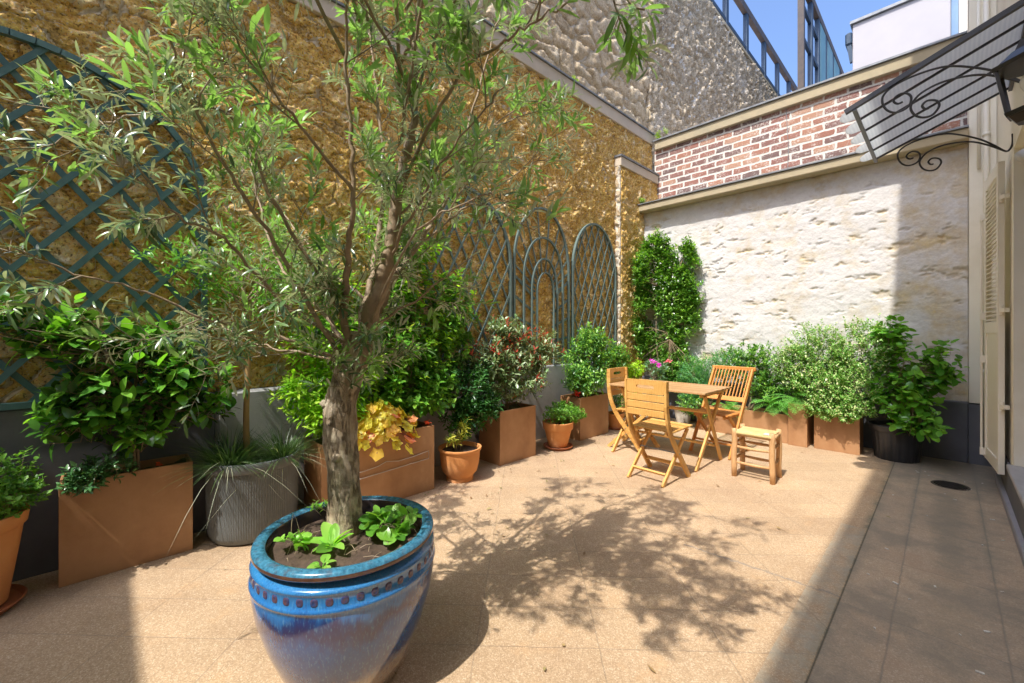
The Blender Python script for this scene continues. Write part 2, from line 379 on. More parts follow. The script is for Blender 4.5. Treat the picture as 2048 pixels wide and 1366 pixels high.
def glaze_mat():
    """blue stoneware glaze, runs and speckles, floor reflection painted in low down; pot centre at object origin, height in z"""
    m, nt, lk, b = mat_new('blue_glaze'); tc = nt.new('ShaderNodeTexCoord'); v = tc.outputs['Object']
    sp = nt.new('ShaderNodeSeparateXYZ'); lk.new(v, sp.inputs[0])
    vr = coords(nt, lk, (22, 22, 1.6)); run = N(nt, 'ShaderNodeTexNoise', Scale=1, Detail=5, Roughness=.6); lk.new(vr, run.inputs['Vector'])
    big = N(nt, 'ShaderNodeTexNoise', Scale=3.2, Detail=4); lk.new(v, big.inputs['Vector'])
    fine = N(nt, 'ShaderNodeTexNoise', Scale=160, Detail=3); lk.new(coords(nt, lk, (1, 1, .25)), fine.inputs['Vector'])
    z = mth(nt, lk, 'MULTIPLY', sp.outputs[2], 1.153)
    f = mth(nt, lk, 'ADD', z, mth(nt, lk, 'MULTIPLY_ADD', run.outputs[0], .15, -.075))
    f = mth(nt, lk, 'ADD', f, mth(nt, lk, 'MULTIPLY_ADD', big.outputs[0], .30, -.15))
    body = ramp(nt, [(.02, (.36, .28, .23)), (.13, (.30, .25, .22)), (.19, (.03, .06, .18)), (.26, (.006, .065, .25)), (.34, (.008, .09, .33)), (.39, (.030, .025, .12)), (.418, (.015, .05, .20)), (.440, (.02, .16, .46)), (.60, (.04, .24, .52))])  # pale low stops paint in the reflection of the sunlit floor
    lk.new(f, body.inputs[0])
    sp2 = mixc(nt, lk, mth(nt, lk, 'MULTIPLY', ramp2(nt, lk, fine.outputs[0], [(.56, (0, 0, 0)), (.7, (1, 1, 1))]), .45), body.outputs[0], (.14, .34, .50))
    sp3 = mixc(nt, lk, mth(nt, lk, 'MULTIPLY', ramp2(nt, lk, fine.outputs[0], [(.30, (1, 1, 1)), (.44, (0, 0, 0))]), .45), sp2, (.03, .03, .09))
    lk.new(sp3, b.inputs['Base Color'])
    b.inputs['Roughness'].default_value = .13; b.inputs['IOR'].default_value = 1.75
    b.inputs['Coat Weight'].default_value = .5; b.inputs['Coat Roughness'].default_value = .03
    bump(nt, lk, b, run.outputs[0], .08, .006)
    return m
M['glaze'] = glaze_mat()
M['glaze_rim'] = simple('turquoise_glaze', (.07, .26, .40), (.02, .10, .17), 75, .2, bst=.05, dirt=(.10, .06, .05)); 
M['glaze_brown'] = simple('brown_glaze', (.17, .075, .04), (.07, .035, .03), 30, .12, bst=.05, dirt=(.04, .05, .14), coat=.5)
M['glaze_dark'] = simple('dark_glaze', (.03, .03, .05), (.07, .05, .04), 18, .15, bst=.05, coat=.5)

def brick_mat():
    m, nt, lk, b = mat_new('old_brick'); tc = nt.new('ShaderNodeTexCoord')
    sp = nt.new('ShaderNodeSeparateXYZ'); lk.new(tc.outputs['Object'], sp.inputs[0])
    n0 = N(nt, 'ShaderNodeTexNoise', Scale=22, Detail=4); lk.new(tc.outputs['Object'], n0.inputs['Vector'])
    n1_ = N(nt, 'ShaderNodeTexNoise', Scale=13, Detail=5); lk.new(tc.outputs['Object'], n1_.inputs['Vector'])
    cb = nt.new('ShaderNodeCombineXYZ')
    lk.new(mth(nt, lk, 'ADD', sp.outputs[0], mth(nt, lk, 'MULTIPLY_ADD', n0.outputs[0], .034, -.017)), cb.inputs[0])
    lk.new(mth(nt, lk, 'ADD', sp.outputs[2], mth(nt, lk, 'MULTIPLY_ADD', n1_.outputs[0], .024, -.012)), cb.inputs[1])
    br = nt.new('ShaderNodeTexBrick'); lk.new(cb.outputs[0], br.inputs['Vector'])
    br.inputs['Scale'].default_value = 1; br.inputs['Brick Width'].default_value = .245; br.inputs['Row Height'].default_value = .0955
    br.inputs['Mortar Size'].default_value = .0150; br.inputs['Mortar Smooth'].default_value = .35; br.inputs['Bias'].default_value = 0
    br.inputs['Color1'].default_value = (0, 0, 0, 1); br.inputs['Color2'].default_value = (1, 1, 1, 1); br.inputs['Mortar'].default_value = (.5, .5, .5, 1)
    n1 = N(nt, 'ShaderNodeTexNoise', Scale=55, Detail=5, Roughness=.7); lk.new(tc.outputs['Object'], n1.inputs['Vector'])
    f = mth(nt, lk, 'ADD', mth(nt, lk, 'MULTIPLY', br.outputs['Color'], .75), mth(nt, lk, 'MULTIPLY_ADD', n1.outputs[0], .5, -.12))
    bc = ramp2(nt, lk, f, [(.10, (.15, .105, .10)), (.32, (.21, .115, .10)), (.5, (.28, .125, .10)), (.70, (.38, .18, .12)), (.92, (.46, .28, .19))])
    n2 = N(nt, 'ShaderNodeTexNoise', Scale=9, Detail=7, Roughness=.75); lk.new(tc.outputs['Object'], n2.inputs['Vector'])
    wash = ramp2(nt, lk, n2.outputs[0], [(.46, (0, 0, 0)), (.60, (1, 1, 1))])
    wf = N(nt, 'ShaderNodeTexNoise', Scale=45, Detail=4); lk.new(tc.outputs['Object'], wf.inputs['Vector'])
    wash = mth(nt, lk, 'MULTIPLY', wash, ramp2(nt, lk, wf.outputs[0], [(.45, (0, 0, 0)), (.6, (1, 1, 1))]))
    bc = mixc(nt, lk, mth(nt, lk, 'MULTIPLY', wash, .7), bc, (.66, .62, .56))
    mor = ramp2(nt, lk, n1.outputs[0], [(.3, (.60, .56, .50)), (.7, (.76, .73, .68))])
    lk.new(mixc(nt, lk, br.outputs['Fac'], bc, mor), b.inputs['Base Color']); b.inputs['Roughness'].default_value = .9
    h = mth(nt, lk, 'ADD', mth(nt, lk, 'MULTIPLY', br.outputs['Fac'], -.55), mth(nt, lk, 'MULTIPLY', n1.outputs[0], .5))
    bump(nt, lk, b, h, .9, .012)
    return m
M['brick'] = brick_mat()

def SEAM(nt, lk, X, nz):
    return mth(nt, lk, 'ADD', mth(nt, lk, 'MULTIPLY_ADD', X, .08, 2.63), mth(nt, lk, 'MULTIPLY_ADD', nz, .12, -.06))
def paving_mat():
    """washed pebble slabs, laid diagonally; straight slabs along the house"""
    m, nt, lk, b = mat_new('pebble_paving'); tc = nt.new('ShaderNodeTexCoord'); v = tc.outputs['Object']
    sp = nt.new('ShaderNodeSeparateXYZ'); lk.new(v, sp.inputs[0]); X, Y = sp.outputs[0], sp.outputs[1]
    # speckle
    vo = N(nt, 'ShaderNodeTexVoronoi', Scale=220); lk.new(v, vo.inputs['Vector'])
    spx = nt.new('ShaderNodeSeparateColor'); lk.new(vo.outputs['Color'], spx.inputs[0])
    peb = ramp2(nt, lk, spx.outputs[0], [(.0, (.33, .245, .165)), (.25, (.41, .31, .21)), (.5, (.47, .36, .25)), (.8, (.52, .42, .31)), (.97, (.62, .54, .44))])
    edge = ramp2(nt, lk, vo.outputs['Distance'], [(.35, (0, 0, 0)), (.75, (1, 1, 1))])
    col = mixc(nt, lk, mth(nt, lk, 'MULTIPLY', edge, .5), peb, (.40, .31, .22))
    big = N(nt, 'ShaderNodeTexNoise', Scale=1.3, Detail=7, Roughness=.62); lk.new(v, big.inputs['Vector'])
    col = mixc(nt, lk, .55, col, ramp2(nt, lk, big.outputs[0], [(.3, (.36, .27, .18)), (.5, (.5, .42, .32)), (.7, (.66, .56, .45))]), 'OVERLAY')
    mot = N(nt, 'ShaderNodeTexNoise', Scale=5.5, Detail=8, Roughness=.7); lk.new(v, mot.inputs['Vector'])
    col = mixc(nt, lk, mth(nt, lk, 'MULTIPLY', ramp2(nt, lk, mot.outputs[0], [(.55, (0, 0, 0)), (.72, (1, 1, 1))]), .35), col, (.60, .36, .17))
    # straight strip mask (x > -0.36)
    wob = N(nt, 'ShaderNodeTexNoise', Scale=14, Detail=4); lk.new(v, wob.inputs['Vector'])
    w = mth(nt, lk, 'MULTIPLY_ADD', wob.outputs[0], .012, -.006)
    strip = mth(nt, lk, 'GREATER_THAN', X, -.358)
    def lines(c, period, off, wd):
        t = mth(nt, lk, 'MODULO', mth(nt, lk, 'ADD', mth(nt, lk, 'ADD', c, w), off + 40 * period), period)
        d = mth(nt, lk, 'MINIMUM', t, mth(nt, lk, 'SUBTRACT', period, t))
        return mth(nt, lk, 'SUBTRACT', 1.0, mth(nt, lk, 'DIVIDE', d, wd, clamp=True), clamp=True)
    a = R(44); p = .2545
    U = mth(nt, lk, 'ADD', mth(nt, lk, 'MULTIPLY', X, cos(a)), mth(nt, lk, 'MULTIPLY', Y, sin(a)))
    V = mth(nt, lk, 'ADD', mth(nt, lk, 'MULTIPLY', X, -sin(a)), mth(nt, lk, 'MULTIPLY', Y, cos(a)))
    w0 = w; 
    g1 = mth(nt, lk, 'MAXIMUM', lines(U, p * 2, .21, .004), lines(V, p, .045, .004))
    g2 = mth(nt, lk, 'MAXIMUM', lines(X, .345, .172 - .0, .006), lines(Y, .66, .1, .005))
    g = mth(nt, lk, 'ADD', mth(nt, lk, 'MULTIPLY', g1, mth(nt, lk, 'SUBTRACT', 1.0, strip)), mth(nt, lk, 'MULTIPLY', g2, strip))
    col = mixc(nt, lk, mth(nt, lk, 'MULTIPLY', g, mth(nt, lk, 'MULTIPLY_ADD', strip, .30, .42)), col, (.16, .13, .10))
    # green-grey joints between the two layings and at the strip
    def soft(c, cen, wd, sc_=1.0):
        d = mth(nt, lk, 'ABSOLUTE', mth(nt, lk, 'SUBTRACT', c, cen))
        return mth(nt, lk, 'SUBTRACT', 1.0, mth(nt, lk, 'DIVIDE', d, wd, clamp=True), clamp=True)
    rg = N(nt, 'ShaderNodeTexNoise', Scale=9, Detail=7, Roughness=.75); lk.new(v, rg.inputs['Vector'])
    rgh = mth(nt, lk, 'MULTIPLY_ADD', rg.outputs[0], 3.0, -1.0, clamp=True)
    j = mth(nt, lk, 'MULTIPLY', soft(X, -.365, .045), rgh)
    j2 = mth(nt, lk, 'MULTIPLY', mth(nt, lk, 'MULTIPLY', soft(X, -.175, .03), rgh), mth(nt, lk, 'GREATER_THAN', Y, 3.5))
    j3 = mth(nt, lk, 'MULTIPLY', mth(nt, lk, 'MULTIPLY', soft(X, .172, .03), rgh), mth(nt, lk, 'GREATER_THAN', Y, 3.3))
    jj = mth(nt, lk, 'MAXIMUM', mth(nt, lk, 'MAXIMUM', j, j2), j3)
    col = mixc(nt, lk, mth(nt, lk, 'MULTIPLY', jj, .95), col, (.11, .125, .095))
    col = mixc(nt, lk, soft(X, -.362, .006), col, (.05, .05, .035))
    # cement infill triangles next to the joint, damp grey at the drain corner
    tri = mth(nt, lk, 'MULTIPLY', mth(nt, lk, 'GREATER_THAN', X, -.50), mth(nt, lk, 'LESS_THAN', X, -.37))
    tri = mth(nt, lk, 'MULTIPLY', mth(nt, lk, 'MULTIPLY', tri, rgh), mth(nt, lk, 'LESS_THAN', Y, 3.6))
    col = mixc(nt, lk, mth(nt, lk, 'MULTIPLY', tri, .75), col, (.36, .35, .29))
    for cx_, cy_, rx_, ry_, c_, k_ in ((.05, 5.75, .75, .75, (.115, .105, .085), .85), (.0, 4.3, .10, 1.1, (.12, .10, .06), .6), (.01, 3.0, .09, 1.2, (.20, .15, .08), .35)):
        dd = mth(nt, lk, 'ADD', mth(nt, lk, 'POWER', mth(nt, lk, 'DIVIDE', mth(nt, lk, 'SUBTRACT', X, cx_), rx_), 2.0), mth(nt, lk, 'POWER', mth(nt, lk, 'DIVIDE', mth(nt, lk, 'SUBTRACT', Y, cy_), ry_), 2.0))
        dd = mth(nt, lk, 'ADD', dd, mth(nt, lk, 'MULTIPLY_ADD', rg.outputs[0], 2.4, -1.2))
        fm = ramp2(nt, lk, dd, [(.0, (1, 1, 1)), (.95, (0, 0, 0))])
        col = mixc(nt, lk, mth(nt, lk, 'MULTIPLY', fm, k_), col, c_)
    # slab to slab tone
    fl = lambda c, p_, o_: mth(nt, lk, 'FLOOR', mth(nt, lk, 'DIVIDE', mth(nt, lk, 'ADD', c, o_ + 40 * p_), p_))
    for cu, cv, msk, kk in ((fl(U, p * 2, .21), fl(V, p, .045), mth(nt, lk, 'SUBTRACT', 1.0, strip), .26), (fl(X, .345, .172), fl(Y, .66, .1), strip, .40)):
        cc = nt.new('ShaderNodeCombineXYZ'); lk.new(cu, cc.inputs[0]); lk.new(cv, cc.inputs[1])
        wnz = nt.new('ShaderNodeTexWhiteNoise'); wnz.noise_dimensions = '2D'; lk.new(cc.outputs[0], wnz.inputs['Vector'])
        col = mixc(nt, lk, mth(nt, lk, 'MULTIPLY', msk, kk), col, ramp2(nt, lk, wnz.outputs['Value'], [(0, (.40, .36, .31)), (.5, (.5, .48, .46)), (1, (.58, .54, .48))]), 'OVERLAY')
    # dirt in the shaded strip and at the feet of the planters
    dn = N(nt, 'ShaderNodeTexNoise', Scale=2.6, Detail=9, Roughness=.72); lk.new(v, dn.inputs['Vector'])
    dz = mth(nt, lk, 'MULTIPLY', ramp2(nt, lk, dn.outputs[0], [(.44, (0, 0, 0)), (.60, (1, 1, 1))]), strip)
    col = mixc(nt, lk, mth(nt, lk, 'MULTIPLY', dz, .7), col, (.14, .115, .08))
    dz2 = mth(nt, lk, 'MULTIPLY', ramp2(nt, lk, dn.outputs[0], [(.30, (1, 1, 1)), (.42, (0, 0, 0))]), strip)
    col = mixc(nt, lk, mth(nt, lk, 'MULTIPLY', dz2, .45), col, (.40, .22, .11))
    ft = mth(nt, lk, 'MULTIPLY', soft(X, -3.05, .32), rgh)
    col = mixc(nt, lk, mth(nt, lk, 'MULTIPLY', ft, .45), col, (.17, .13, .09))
    # old cement seam running across to the joint
    sm = mth(nt, lk, 'ABSOLUTE', mth(nt, lk, 'SUBTRACT', Y, SEAM(nt, lk, X, rg.outputs[0])))
    seam = mth(nt, lk, 'SUBTRACT', 1.0, mth(nt, lk, 'DIVIDE', sm, .012, clamp=True), clamp=True)
    seam = mth(nt, lk, 'MULTIPLY', mth(nt, lk, 'MULTIPLY', seam, mth(nt, lk, 'GREATER_THAN', X, -1.12)), mth(nt, lk, 'LESS_THAN', X, -.36))
    col = mixc(nt, lk, mth(nt, lk, 'MULTIPLY', seam, .7), col, (.20, .19, .18))
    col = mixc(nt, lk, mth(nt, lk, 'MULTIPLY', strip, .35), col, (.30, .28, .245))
    # small dark stains
    st = N(nt, 'ShaderNodeTexNoise', Scale=3.3, Detail=9, Roughness=.8); lk.new(v, st.inputs['Vector'])
    col = mixc(nt, lk, mth(nt, lk, 'MULTIPLY', ramp2(nt, lk, st.outputs[0], [(.62, (0, 0, 0)), (.68, (1, 1, 1))]), .3), col, (.26, .22, .17))
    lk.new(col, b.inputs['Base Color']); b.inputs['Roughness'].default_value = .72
    h = mth(nt, lk, 'SUBTRACT', mth(nt, lk, 'MULTIPLY', vo.outputs['Distance'], -.3), mth(nt, lk, 'MULTIPLY', g, 1.2))
    bump(nt, lk, b, h, .35, .004)
    return m
M['paving'] = paving_mat()
def glass_mat():
    m, nt, lk, b = mat_new('ribbed_polycarbonate'); v = coords(nt, lk)
    w = N(nt, 'ShaderNodeTexWave', Scale=16, bands_direction='X'); lk.new(v, w.inputs['Vector'])
    b.inputs['Base Color'].default_value = (.78, .80, .80, 1); b.inputs['Roughness'].default_value = .35
    lk.new(ramp2(nt, lk, w.outputs[0], [(.3, (.62, .64, .66)), (.7, (.82, .83, .82))]), b.inputs['Base Color'])
    tr = nt.new('ShaderNodeBsdfTranslucent'); tr.inputs[0].default_value = (.74, .76, .77, 1)
    mx = nt.new('ShaderNodeMixShader'); mx.inputs[0].default_value = .65
    lk.new(b.outputs[0], mx.inputs[1]); lk.new(tr.outputs[0], mx.inputs[2]); lk.new(mx.outputs[0], nt['Material Output'].inputs[0])
    bump(nt, lk, b, w.outputs[0], .5, .004); return m
M['poly'] = glass_mat()
m, nt, lk, b = mat_new('dark_glass'); b.inputs['Base Color'].default_value = (.03, .035, .04, 1); b.inputs['Roughness'].default_value = .05; M['dark_glass'] = m
m, nt, lk, b = mat_new('lantern_glass'); b.inputs['Base Color'].default_value = (.9, .95, .95, 1); b.inputs['Roughness'].default_value = .08; b.inputs['Transmission Weight'].default_value = .9; b.inputs['IOR'].default_value = 1.1; M['clear_glass'] = m
m, nt, lk, b = mat_new('opal_bulb'); b.inputs['Base Color'].default_value = (.85, .85, .8, 1); b.inputs['Roughness'].default_value = .25; M['bulb'] = m

# leaf materials
M['olive'] = leafmat('olive_leaf', [(.030, .065, .030), (.07, .13, .045), (.15, .24, .07)], back=(.50, .53, .42), rough=.30, trans=.12, spec=.75, tcol=(.85, 1, .5))
M['olive_new'] = leafmat('olive_young_leaf', [(.085, .17, .03), (.14, .24, .04), (.085, .14, .05)], back=(.24, .36, .16), rough=.4, trans=.35, tcol=(.8, 1, .35))
M['camellia'] = leafmat('camellia_leaf', [(.025, .08, .014), (.06, .18, .022), (.15, .34, .035)], back=(.06, .13, .03), rough=.18, trans=.22, spec=.7)
M['camellia_new'] = leafmat('camellia_young_leaf', [(.10, .26, .03), (.16, .34, .05)], rough=.2, trans=.35, spec=.6)
M['azalea'] = leafmat('azalea_leaf', [(.03, .09, .03), (.05, .13, .045), (.08, .18, .06)], rough=.28, trans=.15, spec=.6)
M['small_green'] = leafmat('small_green_leaf', [(.05, .14, .02), (.09, .21, .03), (.14, .28, .04)], rough=.4, trans=.28)
M['choisya'] = leafmat('lime_green_leaf', [(.10, .23, .02), (.20, .38, .03), (.30, .48, .06)], rough=.25, trans=.32)
M['broad'] = leafmat('broad_green_leaf', [(.05, .15, .02), (.09, .24, .025), (.18, .36, .04)], back=(.12, .24, .06), rough=.3, trans=.3)
M['dark_green'] = leafmat('dark_green_leaf', [(.02, .07, .02), (.035, .11, .03), (.06, .17, .04)], rough=.25, trans=.2, spec=.6)
M['variegated'] = leafmat('variegated_leaf', [(.05, .14, .02), (.45, .48, .06), (.55, .52, .09)], rough=.3, trans=.25)
M['photinia'] = leafmat('photinia_leaf', [(.07, .14, .05), (.14, .22, .09), (.28, .34, .20)], back=(.20, .24, .14), rough=.22, trans=.15, spec=.7)
M['photinia_red'] = leafmat('red_young_leaf', [(.42, .06, .04), (.55, .13, .09), (.35, .10, .06)], rough=.25, trans=.3, tcol=(1, .6, .4))
M['shrub_green'] = leafmat('fresh_green_leaf', [(.03, .10, .025), (.08, .19, .035), (.20, .34, .06)], rough=.28, trans=.25)
M['vine'] = leafmat('jasmine_leaf', [(.03, .09, .015), (.085, .20, .03), (.20, .34, .06)], rough=.28, trans=.22)
M['fern'] = leafmat('fern_leaf', [(.10, .26, .06), (.16, .36, .08)], rough=.45, trans=.3)
M['feathery'] = leafmat('feathery_leaf', [(.04, .15, .06), (.07, .20, .08), (.12, .28, .06)], rough=.5, trans=.25)
M['lime'] = leafmat('bright_lime_leaf', [(.28, .48, .03), (.38, .56, .04)], rough=.4, trans=.35)
M['pitto'] = leafmat('pittosporum_leaf', [(.07, .19, .03), (.16, .33, .07), (.40, .52, .20)], back=(.22, .36, .12), rough=.3, trans=.2)
M['bigleaf'] = leafmat('round_glossy_leaf', [(.04, .14, .015), (.085, .24, .025), (.17, .36, .045)], back=(.12, .28, .05), rough=.25, trans=.28, spec=.6)
M['heuchera'] = leafmat('yellow_lobed_leaf', [(.62, .56, .05), (.70, .66, .09), (.72, .48, .08)], rough=.4, trans=.3, tcol=(1, .9, .3))
M['heuchera_pink'] = leafmat('pink_lobed_leaf', [(.70, .28, .16), (.66, .35, .12)], rough=.4, trans=.3, tcol=(1, .7, .4))
M['grass'] = leafmat('dark_grass_blade', [(.016, .04, .012), (.03, .07, .02), (.07, .12, .04)], rough=.35, trans=.15)
M['pale_grass'] = leafmat('dry_pale_blade', [(.32, .36, .26), (.42, .44, .34)], rough=.5, trans=.2)
M['primula'] = leafmat('primrose_leaf', [(.14, .34, .04), (.22, .44, .07), (.10, .26, .03)], rough=.4, trans=.3)
M['weed'] = leafmat('weed_leaf', [(.22, .36, .08), (.32, .42, .12)], rough=.6, trans=.3)
M['orange_flower'] = leafmat('orange_petal', [(.75, .10, .03), (.85, .17, .05)], rough=.5, trans=.3, tcol=(1, .6, .4))
M['red_flower'] = leafmat('red_petal', [(.75, .04, .04), (.85, .10, .06)], rough=.5, trans=.3, tcol=(1, .5, .4))
M['magenta_flower'] = leafmat('magenta_petal', [(.62, .07, .50), (.75, .16, .62)], rough=.5, trans=.3, tcol=(1, .6, 1))
M['pink_flower'] = leafmat('pink_petal', [(.80, .22, .30), (.85, .35, .40)], rough=.5, trans=.3, tcol=(1, .7, .8))
M['white_flower'] = leafmat('white_petal', [(.78, .76, .74), (.8, .8, .8)], rough=.5, trans=.2, tcol=(1, 1, 1))
M['olive_flower'] = leafmat('olive_blossom', [(.50, .50, .22), (.60, .58, .34)], rough=.6, trans=.2)

# ================================================================== SETTING
mb = MB(); mb.add([(-150, -150, -.012), (150, -150, -.012), (150, 150, -.012), (-150, 150, -.012)], [(0, 1, 2, 3)])
tag(mb.build('ground', simple('asphalt', (.10, .10, .10), rough=.9)), kind='structure')
mb = MB(); mb.box(-3.6, .40, -4.0, 6.3, -.1, 0.0)
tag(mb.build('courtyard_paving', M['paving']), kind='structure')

# ---- walls -------------------------------------------------------
def rubble(scale_u, scale_v, amp, joint=.10, rough=.5, seed=1, pits=1.0, warp=.25, jw=.05, mort=1.0, fine=0.0):
    def f(a, b):
        wx = (fbm(a * 3.1, b * 3.1, 4, seed + 5) - .5) * warp; wy = (fbm(a * 3.1 + 9, b * 3.1, 4, seed + 6) - .5) * warp
        f1, f2, rid = voro((a + wx) / scale_u, (b + wy) / scale_v, seed)
        e = f2 - f1
        body = np.clip(e / joint, 0, 1); body = body * body * (3 - 2 * body)
        n1 = fbm(a * 9, b * 9, 5, seed + 11, .6) - .5
        n2 = fbm(a * 30, b * 30, 4, seed + 12, .7) - .5
        n0 = fbm(a * 1.7, b * 2.4, 3, seed + 14) - .5
        pit = np.clip(n2 * 3.2 - .10, 0, 1) * pits
        h = body * amp * (.45 + .8 * rid) * (1 - .6 * fine)
        h = h + n0 * amp * .5 + n1 * amp * rough * (1.4 + .6 * fine) + n2 * amp * rough * (.9 + 1.4 * fine) - pit * amp * (.5 + .5 * fine)
        if fine:
            g1, g2, gid = voro((a + wy) / .055, (b + wx) / .042, seed + 3); ee = np.clip((g2 - g1) / .3, 0, 1)
            h = h + ee * amp * .30 * fine * (.3 + gid)
            rid = rid * .55 + gid * .25 + np.clip(.5 + n1 * 1.4, 0, 1) * .35
        tint = np.clip(rid * .9 + .05, 0, 1)
        tint = np.where((e < jw * mort * (1 + 2 * n1)) & (n1 > -.12), -.1, tint)
        return h, tint
    return f
# ochre millstone party wall
ow = thing('ochre_stone_wall', (-3.6, 2.7, 0), 'tall ochre millstone garden wall behind the planters, capped by a smooth beige coping', 'wall')
relief('stone_face', (-3.5, -1.6, 0), (0, 1, 0), (0, 0, 1), (1, 0, 0), 8.28, 4.46, .011, rubble(.19, .125, .034, seed=3, joint=.14, jw=.055, rough=.95, warp=.45, fine=.75), M['ochre'], ow, depth=.32)
mb = MB(); mb.box(-3.80, -3.455, -1.6, 6.68, 4.462, 4.635, c=.006); mb.build('coping', M['coping'], ow)
mb = MB(); mb.box(-3.81, -3.435, -1.6, 6.69, 4.637, 4.655); mb.build('coping_flashing', M['zinc'], ow)
mb = MB(); mb.box(-3.52, -3.428, 2.17, 5.55, 0, .885, c=.01); mb.build('base_plinth', M['roughcast'], ow)
# left buttress with the big trellis
bw = thing('stone_buttress', (-3.45, .3, 0), 'lower thicker length of ochre stone wall carrying the largest trellis', 'wall')
relief('stone_face', (-3.44, -1.6, .90), (0, 1, 0), (0, 0, 1), (1, 0, 0), 3.76, 2.88, .010, rubble(.20, .12, .032, seed=8, joint=.13, jw=.10, rough=.75, warp=.45, fine=.35), M['ochre'], bw, depth=.055)
mb = MB(); mb.box(-3.51, -3.39, -1.6, 2.18, 3.782, 3.925, c=.006); mb.build('coping', M['coping'], bw)
mb = MB(); mb.box(-3.51, -3.375, -1.6, 2.19, 3.927, 3.945); mb.build('coping_flashing', M['zinc'], bw)
mb = MB(); mb.box(-3.50, -3.37, -1.6, .52, 0, .897, c=.008); mb.build('base_plinth', M['dado'], bw)
mb = MB(); mb.box(-3.50, -3.362, .523, 2.16, 0, .90, c=.02); mb.build('base_block', M['roughcast'], bw)
# right pier
pw = thing('stone_pier', (-3.45, 6.1, 0), 'narrow ochre stone pier in the back corner with its own cap', 'wall')
relief('stone_face', (-3.40, 5.56, 0), (0, 1, 0), (0, 0, 1), (1, 0, 0), 1.13, 3.79, .0125, rubble(.22, .15, .030, seed=21, joint=.3, jw=.05, rough=1.2, warp=.5, fine=1.0), M['ochre'], pw, depth=.10)
relief('pier_edge', (-3.50, 5.545, 0), (1, 0, 0), (0, 0, 1), (0, -1, 0), .10, 3.79, .0125, rubble(.15, .14, .022, seed=23, joint=.3, rough=.9, jw=.3), M['pale_stone'], pw, depth=.012)
mb = MB(); mb.box(-3.5, -3.375, 5.52, 6.69, 3.792, 3.925, c=.005); mb.build('coping', M['coping'], pw)
mb = MB(); mb.box(-3.5, -3.36, 5.505, 6.69, 3.927, 3.955); mb.build('coping_flashing', M['zinc'], pw)
# brick wall
kw = thing('brick_wall', (-1.6, 6.9, 0), 'red and brown brick wall with wide white joints above the whitewashed wall', 'wall')
mb = MB(); mb.box(-3.45, .34, 6.70, 7.0, 0, 4.36); mb.build('brickwork', M['brick'], kw)
mb = MB(); mb.box(-3.42, .34, 6.64, 7.05, 4.362, 4.500, c=.006); mb.build('coping', M['coping_ochre'], kw)
mb = MB(); mb.box(-3.44, .34, 6.615, 7.1, 4.502, 4.525); mb.build('coping_flashing', M['zinc'], kw)
mb = MB(); mb.tube([(-1.52, 6.69, 3.3), (-1.50, 6.69, 3.8), (-1.53, 6.69, 4.36)], .004, 5); mb.build('cable', M['zinc'], kw)
# whitewashed rubble wall
def plast(a, b):
    w1 = fbm(a * 1.2, b * 2.2, 4, 51) - .5; w2 = fbm(a * 5, b * 9, 5, 52, .6) - .5; w3 = fbm(a * 18, b * 30, 4, 53) - .5
    hole = np.clip(fbm(a * 5.2, b * 12.5, 6, 54, .68) - .645, 0, 1) * 4.0
    hole = np.minimum(hole, .25)
    right = np.clip((a - 2.9) / .25, 0, 1)
    h = w1 * .022 + w2 * .0045 + w3 * .0045 - np.where(hole > .04, hole * .040 + .004, 0)
    f1, f2, rid = voro((a + w1 * .3) / .42, (b + w2 * .2) / .24, 57); e = f2 - f1
    h = h + np.clip(e / .2, 0, 1) * .002 * (1 + right)
    tint = .55 + w1 * .55 + w2 * .5 - hole * 1.9 - right * np.clip(.27 + .38 * (1 - rid) + w2 * 1.5, 0, .55)
    return h, np.clip(tint, 0.0, 1)
ww = thing('whitewashed_wall', (-1.6, 6.3, 0), 'lumpy lime washed rubble wall at the back of the courtyard behind the table and chairs', 'wall')
relief('plaster_face', (-3.40, 6.235, 0), (1, 0, 0), (0, 0, 1), (0, -1, 0), 3.55, 3.20, .0125, plast, M['plaster_wall'], ww, depth=.3)
mb = MB(); mb.box(-3.395, .15, 6.055, 6.695, 3.20, 3.300, c=.008); mb.build('coping', M['coping_ochre'], ww)
mb = MB(); mb.add([(x, y, z) for x in (-3.40, .15) for y, z in ((6.035, 3.303), (6.035, 3.318), (6.695, 3.40), (6.695, 3.303))], [(0, 1, 2, 3), (7, 6, 5, 4), (0, 4, 5, 1), (1, 5, 6, 2), (2, 6, 7, 3), (3, 7, 4, 0)]); mb.build('coping_flashing', M['zinc'], ww)
mb = MB(); mb.box(-3.38, .148, 6.145, 6.30, 0, .60, c=.008); mb.build('base_plinth', M['dado'], ww)

# neighbouring high stone gable, two ages of masonry
hw = thing('tan_stone_gable', (-4.2, 2, 0), 'high tan block gable rising above the coping of the ochre wall', 'building')
relief('stone_face', (-3.82, -6, 4.3), (0, 1, 0), (0, 0, 1), (1, 0, 0), 13.1, 4.5, .026, rubble(.42, .26, .06, seed=31, joint=.22, jw=.06, rough=.55), M['pale_stone'], hw, depth=.3)
mb = MB(); mb.box(-9, -4.13, -6, 7.1, 0, 8.78); mb.build('building_body', M['white_render'], hw)
gw = thing('grey_stone_gable', (-4.2, 12, 0), 'high rough grey gable with whitish plaster remains below the steel railing', 'building')
relief('stone_face', (-3.80, 7.12, 4.2), (0, 1, 0), (0, 0, 1), (1, 0, 0), 10.0, 4.58, .023, rubble(.34, .22, .07, seed=37, joint=.2, jw=.10, rough=1.0, warp=.6, fine=.4), M['grey_stone'], gw, depth=.3)
mb = MB(); mb.box(-9, -4.11, 7.12, 20, 0, 8.78); mb.build('building_body', M['white_render'], gw)
